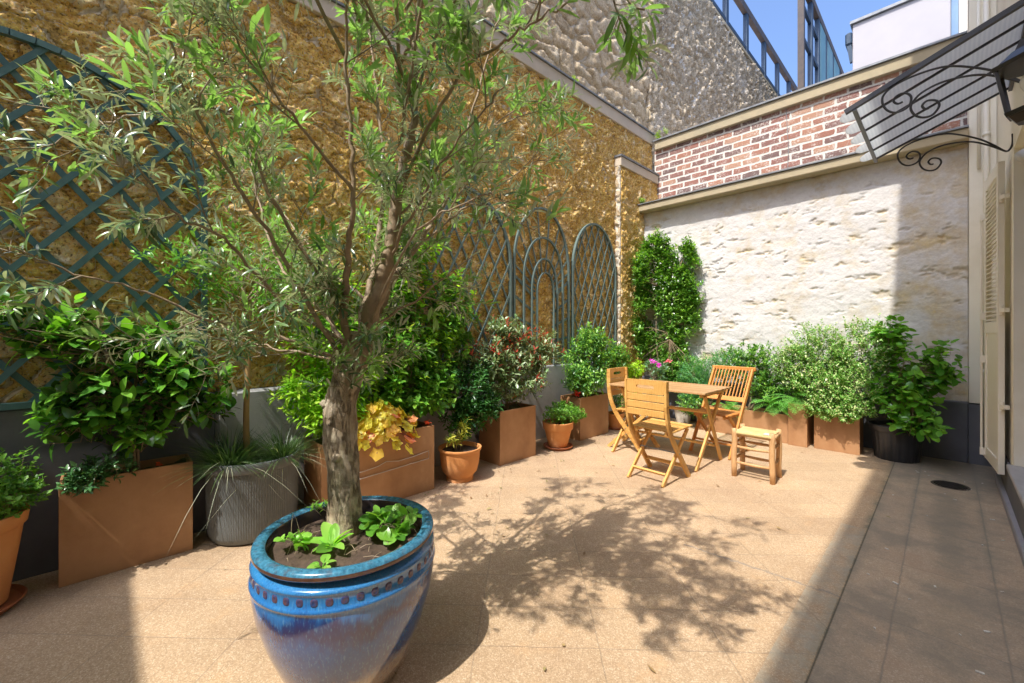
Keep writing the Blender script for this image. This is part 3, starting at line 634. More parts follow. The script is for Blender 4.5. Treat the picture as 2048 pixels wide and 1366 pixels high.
mb = MB(); mb.box(-4.4, -3.75, 7.12, 17.1, 8.79, 8.86); mb.build('wall_cap', M['coping_ochre'], gw)
rb = thing('flat_roofed_outbuilding', (-1.6, 12, 0), 'flat roofed building hidden behind the brick wall under the second steel frame', 'building')
mb = MB(); mb.box(-3.5, .3, 7.12, 22, 0, 4.2); mb.build('building_body', M['white_render'], rb)

# roof-top steel frames
def steel_frame(x, posts, ztop, mids, zb, y1, label, first_rusty=False, panels=()):
    t = thing('steel_frame', (x, posts[0], zb), label, 'steel frame', 'steel frames on the roofs')
    mb = MB(); mb.bar((x, posts[0] - .8 if not first_rusty else posts[0], ztop), (x, y1, ztop), .12, .20); mb.build('top_beam', M['steel'], t)
    for z in mids:
        mb = MB(); mb.bar((x, posts[0] - 1.5 if not first_rusty else posts[0], z), (x, y1, z), .07, .09); mb.build('rail', M['steel_blue'], t)
    for i, y in enumerate(posts):
        mb = MB()
        if i == 0 and first_rusty: mb.bar((x, y, zb), (x, y, 13.4), .13, .13)
        else: mb.bar((x, y, zb), (x, y, ztop - .1), .10, .16, up=(0, 1, 0)); mb.box(x - .02, x + .02, y + .09, y + .17, zb, ztop - .1)
        mb.build('post', M['steel'] if (i == 0 and first_rusty) else M['steel_blue'], t)
    for a, b in panels:
        mb = MB(); mb.box(x + .03, x + .05, a, b, zb, ztop - .12); mb.build('panel', M['teal_panel'], t)
    return t
steel_frame(-3.9, [9.7, 11.3, 12.85, 14.5, 15.95, 17.4], 10.25, (9.18,), 8.82, 20, 'blue grey steel frame standing along the edge of the grey stone gable')
steel_frame(-2.5, [12.35, 13.35, 14.2, 15.2, 16.25, 17.4], 10.05, (9.42, 8.62), 4.2, 20, 'steel frame with tall rusty post and teal panels behind the brick wall', True, ((14.35, 15.05), (15.35, 16.15), (16.4, 17.3)))

# white building behind, right
wb = thing('white_building', (-.5, 10.5, 0), 'white rendered building with a small blue edged window rising behind the brick wall', 'building')
mb = MB(); mb.box(-1.10, .04, 9.0, 14, 0, 6.45, c=.01); mb.box(.04, .8, 9.3, 14, 0, 9.5); mb.build('wall', M['white_render'], wb)
mb = MB(); mb.box(-1.13, .05, 8.96, 14.05, 6.455, 6.50); mb.build('roof_edge', M['zinc'], wb)
mb = MB(); mb.box(-1.20, -1.105, 9.0, 9.5, 6.15, 6.35, c=.02); mb.bar((-1.15, 9.05, 6.15), (-1.11, 9.05, 5.85), .06, .06); mb.build('gutter_outlet', M['steel_blue'], wb)
wf = (MB().box(.045, .12, 9.2, 9.29, 4.5, 8).box(.26, .29, 9.2, 9.29, 4.5, 8)).build('window_frame', M['blue_frame'], wb)
mb = MB(); mb.box(.125, .255, 9.24, 9.28, 4.5, 8); mb.build('shutter', M['cream_wood'], wb)

# unseen wall added behind the camera; its top edge shades the near yard
t = thing('rear_shade_wall', (-6, -2.7, 0), 'unseen cream wall added behind the camera to shade the near paving', 'wall')
T_ = math.tan(R(SUN_EL))
mb = MB(); mb.box(-12, .33, -3.0, -2.5, 0, (2.5 + .11) * T_, c=.01); mb.build('wall', M['cream'], t)
# ---- the house on the right -------------------------------------
mb_e = MB(); mb_e.box(-.10, 1.3, -6.5, 4.95, 8.22, 8.36, c=.01)  # unseen eave, added so its edge shades the strip along the house
hs = thing('cream_house', (.6, 3, 0), 'cream rendered house front along the right edge with grey base and door opening', 'house')
mb = MB()
mb.box(.335, 1.2, 4.72, 6.6, .30, 8.2); mb.box(.335, 1.2, -6.5, 3.35, .30, 8.2); mb.box(.335, 1.2, 3.35, 4.72, 2.62, 8.2)
mb.box(.152, .332, 6.15, 6.62, .60, 8.2)
mb.build('wall', M['cream'], hs); mb_e.build('unseen_shade_eave', M['zinc'], hs)
mb = MB(); mb.box(.320, 1.2, -4.5, 6.14, .0, .298); mb.box(.150, .333, 6.142, 6.6, 0, .585); mb.build('base_plinth', M['dado'], hs)
mb = MB(); mb.box(.30, .55, 3.33, 4.74, .301, .335, c=.006); mb.build('door_sill', simple('stone_sill', (.42, .41, .42), rough=.6), hs)
fr = (MB().box(.50, .58, 4.62, 4.72, .34, 2.61).box(.50, .58, 3.36, 3.46, .34, 2.61).box(.50, .58, 3.46, 4.62, 2.50, 2.61)).build('door_frame', M['cream_wood'], hs)
mb = MB(); mb.box(.54, .56, 3.46, 4.62, .336, 2.5); mb.build('door_glass', M['dark_glass'], hs)
mb = MB(); mb.tube([(.265, 6.13, .1), (.265, 6.13, 6.0)], .022, 12); 
for z in (.9, 2.1, 3.2): mb.tube([(.265, 6.13, z), (.265, 6.13, z + .03)], .029, 12)
mb.tube([(.215, 6.135, 2.9), (.215, 6.135, 4.6)], .012, 10)
mb.build('downpipe', M['cream_wood'], hs, smooth=True)
mb = MB(); mb.box(.293, .331, 3.3, 5.6, 0.0, .06, c=.008); mb.build('kerb_strip', simple('lilac_stone', (.30, .29, .32), rough=.6), hs)

def shutter(p_hinge, p_free, z0, z1, label):
    ph = np.array(p_hinge); pf = np.array(p_free)
    t = thing('louvred_shutter', (ph[0], ph[1], z0), label, 'shutter', 'cream shutters folded back on the house front')
    d = pf - ph; L = np.linalg.norm(d); d /= L; n = np.array((-d[1], d[0])); 
    if n[0] > 0: n = -n
    def pt(s, z, o=0): return (ph[0] + d[0] * s + n[0] * o, ph[1] + d[1] * s + n[1] * o, z)
    mb = MB(); up = (n[0], n[1], 0)
    mb.bar(pt(.03, z0), pt(.03, z1), .06, .036, up, c=.003); mb.bar(pt(L - .03, z0), pt(L - .03, z1), .06, .036, up, c=.003)
    mid = z0 + (z1 - z0) * .47
    for z, h in ((z0 + .05, .10), (mid, .09), (z1 - .045, .09)): mb.bar(pt(.06, z), pt(L - .06, z), h, .034, up, c=.002)
    mb.build('stile_frame', M['cream_wood'], t)
    mb = MB()
    z = mid + .07
    while z < z1 - .1:
        a = np.array(pt(.055, z)); b = np.array(pt(L - .055, z)); mb.bar(a, b, .042, .007, up=(n[0] * .6, n[1] * .6, .8)); z += .036
    mb.build('louvres', M['cream_wood'], t)
    mb = MB(); mb.bar(pt(L / 2, z0 + .1), pt(L / 2, mid - .045), L - .12, .016, up); mb.build('panel', M['cream_wood'], t)
    for z in (z0 + .52, z0 + 1.25, z1 - .28):
        mb = MB(); mb.tube([pt(-.012, z - .035, 0), pt(-.012, z + .035, 0)], .012, 10); mb.bar(pt(-.01, z), pt(-.06, z, -.02), .03, .03); mb.build('hinge', M['cream_wood'], t)
    mb = MB(); mb.tube([pt(L - .012, z0 + .05, .035), pt(L - .012, z1 - .3, .035)], .008, 8)
    for z in (z0 + .05, z0 + .85, mid + .1, z1 - .3): mb.bar(pt(L - .012, z - .03, .03), pt(L - .012, z + .03, .03), .035, .03)
    mb.build('bolt_rod', M['cream_wood'], t)
    return t
shutter((.288, 4.90), (.243, 5.50), .215, 2.60, 'cream louvred shutter folded back nearest the black plastic pot')
shutter((.300, 3.42), (.285, 2.82), .215, 2.60, 'cream shutter at the very edge of the view on the near side of the doorway')

# canopy
cn = thing('glass_canopy', (.33, 4.15, 3.1), 'clear ribbed door canopy on black iron ribs with scalloped front edge', 'canopy')
YA, YB = 3.554, 4.76; nr = 6
xw, zw, xf, zf = .335, 3.105, -.424, 2.795
for k in range(5):
    y0 = YA + (YB - YA) * k / 5 + .008; y1 = YA + (YB - YA) * (k + 1) / 5 - .008
    vs = []; fs = []; nx, ny = 12, 6
    for i in range(nx + 1):
        for j in range(ny + 1):
            q = j / ny; ex = .095 * sqrt(max(0, 1 - (2 * q - 1) ** 2))
            x = xw + (xf - ex - xw) * i / nx; z = zw + (zf - zw) * (xw - x) / (xw - xf) + .012 * sin(pi * q)
            vs.append((x, y0 + (y1 - y0) * q, z))
    n0 = len(vs); vs += [(x, y, z + .006) for x, y, z in vs]
    for i in range(nx):
        for j in range(ny):
            a = i * (ny + 1) + j; fs += [(a, a + ny + 1, a + ny + 2, a + 1), (n0 + a, n0 + a + 1, n0 + a + ny + 2, n0 + a + ny + 1)]
    for j in range(ny):
        a = nx * (ny + 1) + j; fs.append((a, n0 + a, n0 + a + 1, a + 1)); fs.append((j, j + 1, n0 + j + 1, n0 + j))
    mb = MB(); mb.add(vs, fs); mb.build('glazing_panel', M['poly'], cn)
for k in range(6):
    y = YA + (YB - YA) * k / 5
    w = .03 if k == 0 else .012
    x0 = xf - (.05 if k == 0 else .0); sl = (zw - zf) / (xw - xf)
    mb = MB(); mb.bar((x0, y, zf + sl * (x0 - xf) - .008), (xw, y, zw - .008), w, .014 if k else .03); mb.build('rib', M['black_metal'], cn)
mb = MB(); mb.bar((xf, YA - .01, zf - .03), (xf, YB + .01, zf - .03), .022, .016); mb.build('cross_bar', M['black_metal'], cn)
mb = MB(); mb.bar((xw - .012, YA - .02, zw - .01), (xw - .012, YB + .02, zw - .01), .02, .05); mb.build('wall_bar', M['black_metal'], cn)
A1 = [(0.333, 2.748), (0.333, 2.678), (0.318, 2.636), (0.295, 2.634), (0.24, 2.696), (0.159, 2.771), (0.033, 2.848), (-0.056, 2.87), (-0.157, 2.865), (-0.234, 2.843), (-0.278, 2.808), (-0.286, 2.763), (-0.268, 2.711), (-0.234, 2.678), (-0.195, 2.674), (-0.162, 2.693), (-0.152, 2.736), (-0.166, 2.767), (-0.195, 2.782), (-0.224, 2.771), (-0.232, 2.747), (-0.214, 2.725), (-0.19, 2.728)]
A2 = [(0.295, 2.634), (0.224, 2.695), (0.143, 2.749), (0.059, 2.773), (-0.029, 2.776), (-0.101, 2.753), (-0.138, 2.719), (-0.155, 2.678), (-0.138, 2.628), (-0.101, 2.598), (-0.06, 2.599), (-0.033, 2.637), (-0.038, 2.67), (-0.06, 2.687), (-0.087, 2.691), (-0.104, 2.67), (-0.092, 2.647), (-0.074, 2.644)]
def smooth_path(p, k=5):
    p = [np.array(q, float) for q in p]; out = []
    for i in range(len(p) - 1):
        a = p[max(i - 1, 0)]; b = p[i]; c = p[i + 1]; d = p[min(i + 2, len(p) - 1)]
        for j in range(k):
            t = j / k; out.append(.5 * ((2 * b) + (c - a) * t + (2 * a - 5 * b + 4 * c - d) * t * t + (3 * b - a - 3 * c + d) * t ** 3))
    out.append(p[-1]); return out
for y in (YA, YB):
    mb = MB()
    for P in (A1, A2): mb.tube([(q[0], y, q[1]) for q in smooth_path(P)], .0065, 8)
    mb.build('scroll_bracket', M['black_metal'], cn, smooth=True)

# wall lantern
LX, LY, LZ = .225, 2.55, 2.24
ln = thing('wall_lantern', (LX, LY, LZ - .15), 'black wall lantern with a clear bulb hanging under the canopy at the right edge', 'lantern')
mb = MB()
def ringp(z, r, n=6, ph=.3): return [(LX + r * cos(2 * pi * k / n + ph), LY + r * sin(2 * pi * k / n + ph), z) for k in range(n)]
def frust(mb, z0, r0, z1, r1, n=6):
    mb.add(ringp(z0, r0, n) + ringp(z1, r1, n), [tuple(reversed(range(n))), tuple(range(n, 2 * n))] + [(k, (k + 1) % n, n + (k + 1) % n, n + k) for k in range(n)])
frust(mb, LZ + .085, .105, LZ + .10, .108); frust(mb, LZ + .10, .098, LZ + .15, .05); frust(mb, LZ + .15, .045, LZ + .19, .03); frust(mb, LZ + .19, .02, LZ + .23, .008)
frust(mb, LZ - .10, .068, LZ - .085, .074); frust(mb, LZ - .13, .04, LZ - .10, .062)
a = ringp(LZ + .085, .095); b = ringp(LZ - .085, .066)
for k in range(6): mb.bar(b[k], a[k], .010, .010)
mb.tube([(LX, LY, LZ + .22), (LX + .02, LY, LZ + .26), (.30, LY, LZ + .22), (.334, LY, LZ + .12)], .008, 8); mb.box(.318, .334, LY - .04, LY + .04, LZ - .02, LZ + .2)
mb.build('lantern_frame', M['black_metal'], ln)
mb = MB(); mb.lathe([(.002, LZ + .055), (.022, LZ + .05), (.030, LZ + .03), (.028, LZ + .01), (.015, LZ - .018), (.014, LZ - .03), (.002, LZ - .03)], LX, LY, 20); mb.build('bulb', M['bulb'], ln, smooth=True)
mb = MB(); mb.lathe([(.002, LZ - .03), (.018, LZ - .03), (.018, LZ - .07), (.012, LZ - .085), (.002, LZ - .085)], LX, LY, 16); mb.build('socket', M['black_metal'], ln)
tag((MB().tube([(.31, 2.62, 2.02), (.25, 2.60, 2.015), (.20, 2.58, 1.985)], [.028, .026, .024], 12)).build('sensor_head', simple('grey_plastic', (.55, .56, .58), rough=.4), origin=(.31, 2.6, 2.0), smooth=True), 'small grey sensor head on the house wall below the lantern', 'sensor')

# drain cover
t = thing('drain_cover', (.02, 5.14, 0), 'round dark drain cover set in the grey corner of the paving', 'drain cover')
mb = MB(); mb.lathe([(.001, .004), (.105, .004), (.115, .006), (.12, .002)], .02, 5.14, 36); mb.build('plate', simple('rusted_iron', (.035, .028, .022), (.06, .045, .03), 30, .6, bst=.4), t)
mb = MB()
for k in range(-4, 5):
    w = sqrt(max(0, .1 ** 2 - (k * .022) ** 2)); mb.box(.02 - w, .02 + w, 5.14 + k * .022 - .005, 5.14 + k * .022 + .005, .004, .010)
mb.build('grille', M['black_metal'], t)

# ---- trellises ----------------------------------------------------
def arch_path(yc, w, z0, zs, zt, x, n=28):
    """from the foot up, over a half-elliptic top and down"""
    p = [(x, yc - w, z0), (x, yc - w, zs)]
    for k in range(1, n): t = pi - pi * k / n; p.append((x, yc + w * cos(t), zs + (zt - zs) * sin(t)))
    return p + [(x, yc + w, zs), (x, yc + w, z0)]
def inside_arch(y, z, yc, w, z0, zs, zt):
    if z < z0 or abs(y - yc) > w: return False
    return z <= zs or ((y - yc) / w) ** 2 + ((z - zs) / (zt - zs)) ** 2 <= 1
def ribbon(mb, pts, wx, wt, c=0):
    for a, b in zip(pts[:-1], pts[1:]):
        d = np.array(b) - np.array(a); d = d / np.linalg.norm(d) * .002
        mb.bar(np.array(a) - d, np.array(b) + d, wt, wx, up=(1, 0, 0))
def clipped(y, z, dy, dz, test, step=.01):
    """portion of an infinite line that lies in the arch"""
    best = None; on = None; L = 4
    k = -int(L / step); segs = []
    for i in range(-int(L / step), int(L / step)):
        p = (y + dy * i * step, z + dz * i * step)
        if test(*p):
            if on is None: on = p
            last = p
        elif on is not None:
            segs.append((on, last)); on = None
    return segs
def lattice_trellis(yc, w, z0, zs, zt, x, pitch, slope, sw, label, mat, fw=.03, off=0):
    t = thing('garden_trellis', (x, yc, z0), label, 'trellis', 'green arched trellises on the ochre wall')
    mb = MB(); ribbon(mb, arch_path(yc, w, z0, zs, zt, x), .035, fw); mb.bar((x, yc - w, z0), (x, yc + w, z0), fw, .033, up=(1, 0, 0)); mb.build('arched_frame', mat, t)
    test = lambda y, z: inside_arch(y, z, yc, w - .005, z0, zs, zt)
    for s, xo in ((1, .004), (-1, -.008)):
        mb = MB(); dy, dz = 1 / sqrt(1 + slope ** 2), s * slope / sqrt(1 + slope ** 2)
        k = -30
        while k < 30:
            for a, b in clipped(yc + off + k * pitch, (z0 + zt) / 2, dy, dz, test):
                if abs(a[0] - b[0]) + abs(a[1] - b[1]) > .03: mb.bar((x + xo, a[0], a[1]), (x + xo, b[0], b[1]), sw, .010, up=(1, 0, 0))
            k += 1
        mb.build('rising_slats' if s > 0 else 'falling_slats', mat, t)
    return t
lattice_trellis(-.36, .82, .915, 2.12, 2.85, -3.375, .205, 1.28, .030, 'largest dark green lattice trellis with a round top above the camellia', M['trellis'], .034)
lattice_trellis(2.62, .69, .90, 2.05, 2.80, -3.455, .185, 1.9, .022, 'lattice trellis half hidden behind the olive crown, left of the three on the far wall', M['trellis_pale'], .03)
lattice_trellis(4.97, .515, .90, 2.10, 2.82, -3.455, .155, 2.3, .018, 'narrow close meshed lattice trellis next to the corner pier', M['trellis_pale'], .028)
# perspective trellis
t = thing('garden_trellis', (-3.455, 3.87, .9), 'trellis of nested arches with radiating slats, between the two lattice trellises', 'trellis', 'green arched trellises on the ochre wall')
AR = [(3.87, .50, 2.08, 2.82), (3.885, .36, 1.95, 2.46), (3.89, .235, 1.80, 2.20), (3.895, .155, 1.78, 2.03)]
for i, (yc, w, zs, zt) in enumerate(AR):
    mb = MB(); ribbon(mb, arch_path(yc, w, .9, zs, zt, -3.455 + .006 * i), .026, .026 - .003 * i); mb.build('arch', M['trellis_pale'], t)
mb = MB()
for k in range(2, 14):
    an = pi * k / 15.0
    vy, vz = 3.89, 1.72
    dy, dz = cos(an), sin(an)
    pts = [(vy + dy * r, vz + dz * r) for r in np.arange(.0, 1.6, .01)]
    pi_ = [p for p in pts if inside_arch(p[0], p[1], 3.87, .49, .9, 2.08, 2.82) and not inside_arch(p[0], p[1], 3.895, .16, .9, 1.78, 2.03)]
    if len(pi_) > 4: mb.bar((-3.465, *pi_[0]), (-3.465, *pi_[-1]), .020, .009, up=(1, 0, 0))
for z in (1.70, 1.53, 1.36, 1.18, 1.0):
    for s in (-1, 1):
        mb.bar((-3.467, 3.89 + s * .16, z), (-3.467, 3.88 + s * .49, z + (z - 1.05) * .4), .028, .009, up=(1, 0, 0))
mb.build('radiating_slats', M['trellis_pale'], t)

# ================================================================== FURNITURE
def folding_chair(label):
    """local: faces +Y, origin on the floor at the middle of the rear feet line"""
    t = thing('folding_chair', (0, 0, 0), label, 'chair', 'slatted folding chairs with a hand slot')
    W = .40; w2 = W / 2
    for s in (-1, 1):
        x = s * (w2 - .011); mb = MB()
        P = [(x, .02, .88), (x, .03, .62), (x, .10, .42), (x, .27, .20), (x, .43, .0)]
        P = smooth_path(P, 5)
        for a, b in zip(P[:-1], P[1:]):
            d = (b - a) / np.linalg.norm(b - a) * .003; mb.bar(a - d, b + d, .042, .021, up=(1, 0, 0))
        mb.build('back_post', M['teak'], t)
        x = s * (w2 - .036); mb = MB(); mb.bar((x, .45, .425), (x, .0, .0), .036, .020, up=(1, 0, 0), c=.003); mb.build('leg', M['teak'], t)
    hz = [(.885, .768), (.762, .703), (.697, .638), (.632, .575)]
    for i, (z1, z0) in enumerate(hz):
        mb = MB(); y = .012 - .0; 
        if i == 0:
            # top board with hand slot: four pieces round an opening with rounded ends
            n = 14; hx, hzz, cz = .085, .0165, .825; x0, x1 = -w2 + .023, w2 - .023
            for yy, rev in ((y - .008, False), (y + .010, True)):
                out = []; inn = []
                for k in range(4 * n):
                    an = 2 * pi * k / (4 * n); cx_, sz_ = cos(an), sin(an)
                    q = max(abs(cx_) / ((x1 - x0) / 2), abs(sz_) / ((z1 - z0) / 2)); out.append(((x0 + x1) / 2 + cx_ / q, yy, (z0 + z1) / 2 + sz_ / q))
                    sgn = 1 if cx_ > 0 else -1; inn.append((sgn * (hx - hzz) + cx_ * hzz if abs(cx_) > 1e-6 else 0, yy, cz + sz_ * hzz))
                m4 = 4 * n; b0 = len(mb.v)
                mb.add(out + inn, [((k, (k + 1) % m4, m4 + (k + 1) % m4, m4 + k) if not rev else (m4 + k, m4 + (k + 1) % m4, (k + 1) % m4, k)) for k in range(m4)])
            m8 = 2 * m4
            for k in range(m4):
                k2 = (k + 1) % m4
                mb.f.append((k2, k, m8 + k, m8 + k2)); mb.f.append((m4 + k, m4 + k2, m8 + m4 + k2, m8 + m4 + k)); mb.m += [0, 0]
        else: mb.box(-w2 + .023, w2 - .023, y - .008, y + .010, z0, z1, c=.003)
        mb.build('back_slat', M['teak'], t)
    mb = MB()
    for k in range(6):
        y0 = .115 + k * .062; mb.box(-w2 + .002, w2 - .002, y0, y0 + .054, .437 + k * .002, .451 + k * .002, c=.003)
    mb.build('seat_slats', M['teak'], t)
    for s in (-1, 1):
        mb = MB(); mb.bar((s * (w2 - .060), .10, .425), (s * (w2 - .060), .48, .434), .022, .026); mb.build('seat_rail', M['teak'], t)
    mb = MB(); mb.bar((-w2 + .045, .075, .085), (w2 - .045, .075, .085), .03, .016, up=(0, .7, .7)); mb.build('stretcher', M['teak'], t)
    mb = MB(); mb.bar((-w2 + .02, .34, .115), (w2 - .02, .34, .115), .03, .016, up=(0, -.7, .7)); mb.build('stretcher', M['teak'], t)
    mb = MB(); mb.tube([(-w2 - .004, .232, .245), (w2 + .004, .232, .245)], .006, 8); mb.build('pivot_pin', M['zinc'], t)
    return t
def copy_thing(r):
    c = r.copy(); C.objects.link(c); WORLD[c.name] = WORLD[r.name]
    for ch in list(r.children):
        d = ch.copy(); C.objects.link(d); d.parent = c
    return c
ch1 = folding_chair('slatted folding chair in front of the table with its slotted back to the viewer')
ch2 = copy_thing(ch1); ch2['label'] = 'slatted folding chair at the planter end of the table, seen from the side'
ch1.location = (-1.815, 3.345, 0); ch1.rotation_euler = (0, 0, R(-2))
ch2.location = (-2.68, 4.27, 0); ch2.rotation_euler = (0, 0, R(-88))

def spindle_chair():
    t = thing('folding_chair', (0, 0, 0), 'reddish teak folding chair with a spindle back on the far side of the table', 'chair')
    w2 = .225
    zt = .90
    def yb(z): return .02 + (zt - z) * .42 if z > .36 else None
    for s in (-1, 1):
        x = s * (w2 - .015); mb = MB(); mb.bar((x, .0, .885), (x, .55, .0), .045, .022, up=(1, 0, 0), c=.003); mb.build('back_post', M['teak_red'], t)
        x = s * (w2 - .045); mb = MB(); mb.bar((x, .50, .43), (x, .05, .0), .035, .020, up=(1, 0, 0), c=.003); mb.build('leg', M['teak_red'], t)
    yy = lambda z: .55 * (1 - z / .885)
    mb = MB(); mb.box(-w2 - .012, w2 + .012, yy(.895) - .016, yy(.895) + .016, .87, .91, c=.005); mb.build('top_rail', M['teak_red'], t)
    mb = MB(); mb.bar((-w2 + .03, yy(.57), .57), (w2 - .03, yy(.57), .57), .02, .05, up=(0, -.5, .85)); mb.build('lower_rail', M['teak_red'], t)
    for k in range(11):
        x = -w2 + .045 + k * (2 * w2 - .09) / 10; mb = MB(); mb.bar((x, yy(.88), .88), (x, yy(.58), .58), .016, .009, up=(1, 0, 0)); mb.build('spindle', M['teak_red'], t)
    mb = MB()
    for k in range(7): y0 = .17 + k * .056; mb.box(-w2 + .03, w2 - .03, y0, y0 + .046, .428, .443, c=.003)
    mb.build('seat_slats', M['teak_red'], t)
    for s in (-1, 1):
        mb = MB(); mb.bar((s * (w2 - .07), .16, .414), (s * (w2 - .07), .56, .414), .02, .026); mb.build('seat_rail', M['teak_red'], t)
    mb = MB(); mb.bar((-w2 + .05, .12, .07), (w2 - .05, .12, .07), .03, .016); mb.bar((-w2 + .03, .46, .13), (w2 - .03, .46, .13), .03, .016); mb.build('stretcher', M['teak_red'], t)
    return t
sc3 = spindle_chair(); sc3.location = (-1.685, 5.12, 0); sc3.rotation_euler = (0, 0, R(180 - 6))

# table
tb = thing('garden_table', (-2.08, 4.34, 0), 'folding wooden garden table of narrow slats among the chairs', 'table')
TX0, TX1, TY0, TY1 = -2.60, -1.56, 3.99, 4.69
mb = MB(); n = 10
for k in range(n):
    y0 = TY0 + (TY1 - TY0) * k / n; mb.box(TX0, TX1, y0 + .002, y0 + (TY1 - TY0) / n - .003, .712, .730, c=.002)
mb.build('table_top', M['teak_brown'], tb)
for x in (TX0 + .10, TX1 - .05):
    mb = MB(); mb.box(x - .012, x + .012, TY0 + .03, TY1 - .03, .680, .711); mb.build('top_rail', M['teak'], tb)
    for a, b, o in (((TY0 + .10, .69), (4.50, 0), .012), ((TY1 - .10, .69), (3.94, 0), -.012)):
        mb = MB(); mb.bar((x + o, a[0], a[1]), (x + o, b[0], b[1]), .042, .021, up=(1, 0, 0), c=.003); mb.build('leg', M['teak'], tb)
mb = MB(); mb.bar((TX0 + .11, 4.40, .16), (TX1 - .06, 4.40, .16), .04, .018, up=(0, 0, 1)); mb.build('stretcher', M['teak'], tb)
mb = MB(); mb.bar((TX0 + .11, 4.20, .52), (TX1 - .06, 4.20, .52), .05, .018, up=(0, .5, .85)); mb.build('stretcher', M['teak'], tb)
# stool
st = thing('rush_stool', (-1.19, 4.22, 0), 'low rustic stool of peeled poles with a woven straw seat', 'stool')
SP = [np.array((-1.335, 4.085)), np.array((-1.035, 4.09)), np.array((-1.045, 4.33)), np.array((-1.345, 4.335))]
rs = random.Random(4)
for p in SP:
    mb = MB(); mb.tube([(p[0] + rs.uniform(-.004, .004), p[1] + rs.uniform(-.004, .004), z) for z in (0, .1, .2, .3, .38, .43)], [.021, .024, .0235, .024, .023, .021], 12, wob=.03, rng=rs); mb.build('leg', M['raw_wood'], st, smooth=True)
for z in (.13, .27):
    for i in range(4):
        a, b = SP[i], SP[(i + 1) % 4]; zz = z + (.03 if i % 2 else 0); mb = MB(); mb.tube([(*a, zz), (*((a + b) / 2), zz - .004), (*b, zz)], [.010, .014, .010], 8); mb.build('rung', M['raw_wood'], st, smooth=True)
mb = MB()
for i in range(4):
    a, b = SP[i], SP[(i + 1) % 4]; mb.tube([(*a, .385), (*b, .385)], .016, 8)
mb.build('seat_frame', M['raw_wood'], st, smooth=True)
mb = MB(); nn = 24
for k in range(nn):
    x = -1.33 + .29 * (k + .5) / nn; vsx = []
    pth = [(x, 4.072, .385), (x, 4.075, .402), (x, 4.11, .410), (x, 4.21, .404), (x, 4.31, .410), (x, 4.345, .402), (x, 4.348, .385)]
    mb.tube(pth, .0068, 6)
mb.build('woven_seat', M['straw'], st, smooth=True)
mb = MB(); mb.box(-1.105, -1.05, 4.085, 4.15, .413, .416); mb.build('seat_patch', simple('pale_cloth', (.62, .72, .72)), st)

# ================================================================== PLANTERS AND POTS
def planter(x0, x1, y0, y1, h, label, group='rectangular brown planters'):
    t = thing('brown_planter', ((x0 + x1) / 2, (y0 + y1) / 2, 0), label, 'planter', group)
    w = .012; mb = MB()
    mb.add([(x0, y0, 0), (x1, y0, 0), (x1, y1, 0), (x0, y1, 0), (x0, y0, h), (x1, y0, h), (x1, y1, h), (x0, y1, h),
            (x0 + w, y0 + w, h), (x1 - w, y0 + w, h), (x1 - w, y1 - w, h), (x0 + w, y1 - w, h), (x0 + w, y0 + w, h - .12), (x1 - w, y0 + w, h - .12), (x1 - w, y1 - w, h - .12), (x0 + w, y1 - w, h - .12)],
           [(3, 2, 1, 0), (0, 1, 5, 4), (1, 2, 6, 5), (2, 3, 7, 6), (3, 0, 4, 7), (4, 5, 9, 8), (5, 6, 10, 9), (6, 7, 11, 10), (7, 4, 8, 11), (8, 9, 13, 12), (9, 10, 14, 13), (10, 11, 15, 14), (11, 8, 12, 15)])
    o = mb.build('planter_box', M['planter'], t)
    bv = o.modifiers.new('b', 'BEVEL'); bv.width = .003; bv.segments = 2; bv.limit_method = 'ANGLE'
    soil_sheet(x0 + w, x1 - w, y0 + w, y1 - w, h - .035, M['moss'], t)
    return t
def soil_sheet(x0, x1, y0, y1, z, mat, parent):
    nx = max(4, int((x1 - x0) / .02)); ny = max(4, int((y1 - y0) / .02))
    a, b = np.meshgrid(np.linspace(x0, x1, nx), np.linspace(y0, y1, ny)); h = z + (fbm(a * 14, b * 14, 4, 3) - .5) * .06
    vs = np.stack([a, b, h], -1).reshape(-1, 3); idx = np.arange(nx * ny).reshape(ny, nx)
    q = np.stack([idx[:-1, :-1], idx[:-1, 1:], idx[1:, 1:], idx[1:, :-1]], -1).reshape(-1, 4)
    mb = MB(); mb.add(vs.tolist(), [tuple(r) for r in q.tolist()]); mb.build('soil', mat, parent, smooth=True)
def soil_disc(cx, cy, r, z, mat, parent, amp=.05, freq=16, sink=0):
    n = 40; k = 14; vs = [(cx, cy, z)]
    for i in range(1, k + 1):
        for j in range(n):
            t = 2 * pi * j / n; rr = r * i / k; x = cx + rr * cos(t); y = cy + rr * sin(t)
            h = float(fbm(np.array([x * freq]), np.array([y * freq]), 4, 5)[0] - .5) * amp
            vs.append((x, y, z + h))
    fs = [(0, 1 + j, 1 + (j + 1) % n) for j in range(n)] + [(1 + (i - 1) * n + j, 1 + i * n + j, 1 + i * n + (j + 1) % n, 1 + (i - 1) * n + (j + 1) % n) for i in range(1, k) for j in range(n)]
    mb = MB(); mb.add(vs, fs); mb.build('soil', mat, parent, smooth=True)
PL1 = planter(-3.355, -3.13, -.175, .372, .528, 'large brown planter under the camellia, nearest to the viewer')
PL2 = planter(-3.30, -2.95, 1.05, 1.955, .528, 'long brown planter with a bent wire clip, holding the yellow leaved plant')
PL3 = planter(-3.33, -3.01, 2.745, 3.255, .528, 'brown planter between two terracotta pots, under the reddish shrub')
PL4 = planter(-3.34, -3.04, 4.065, 4.67, .510, 'brown planter beside the sideways chair, streaked pale')
PL5 = planter(-2.33, -1.285, 5.70, 5.98, .335, 'long low brown planter behind the spindle chair')
PL5b = planter(-1.275, -1.09, 5.66, 6.0, .485, 'narrow tall brown planter at the end of the long low one')
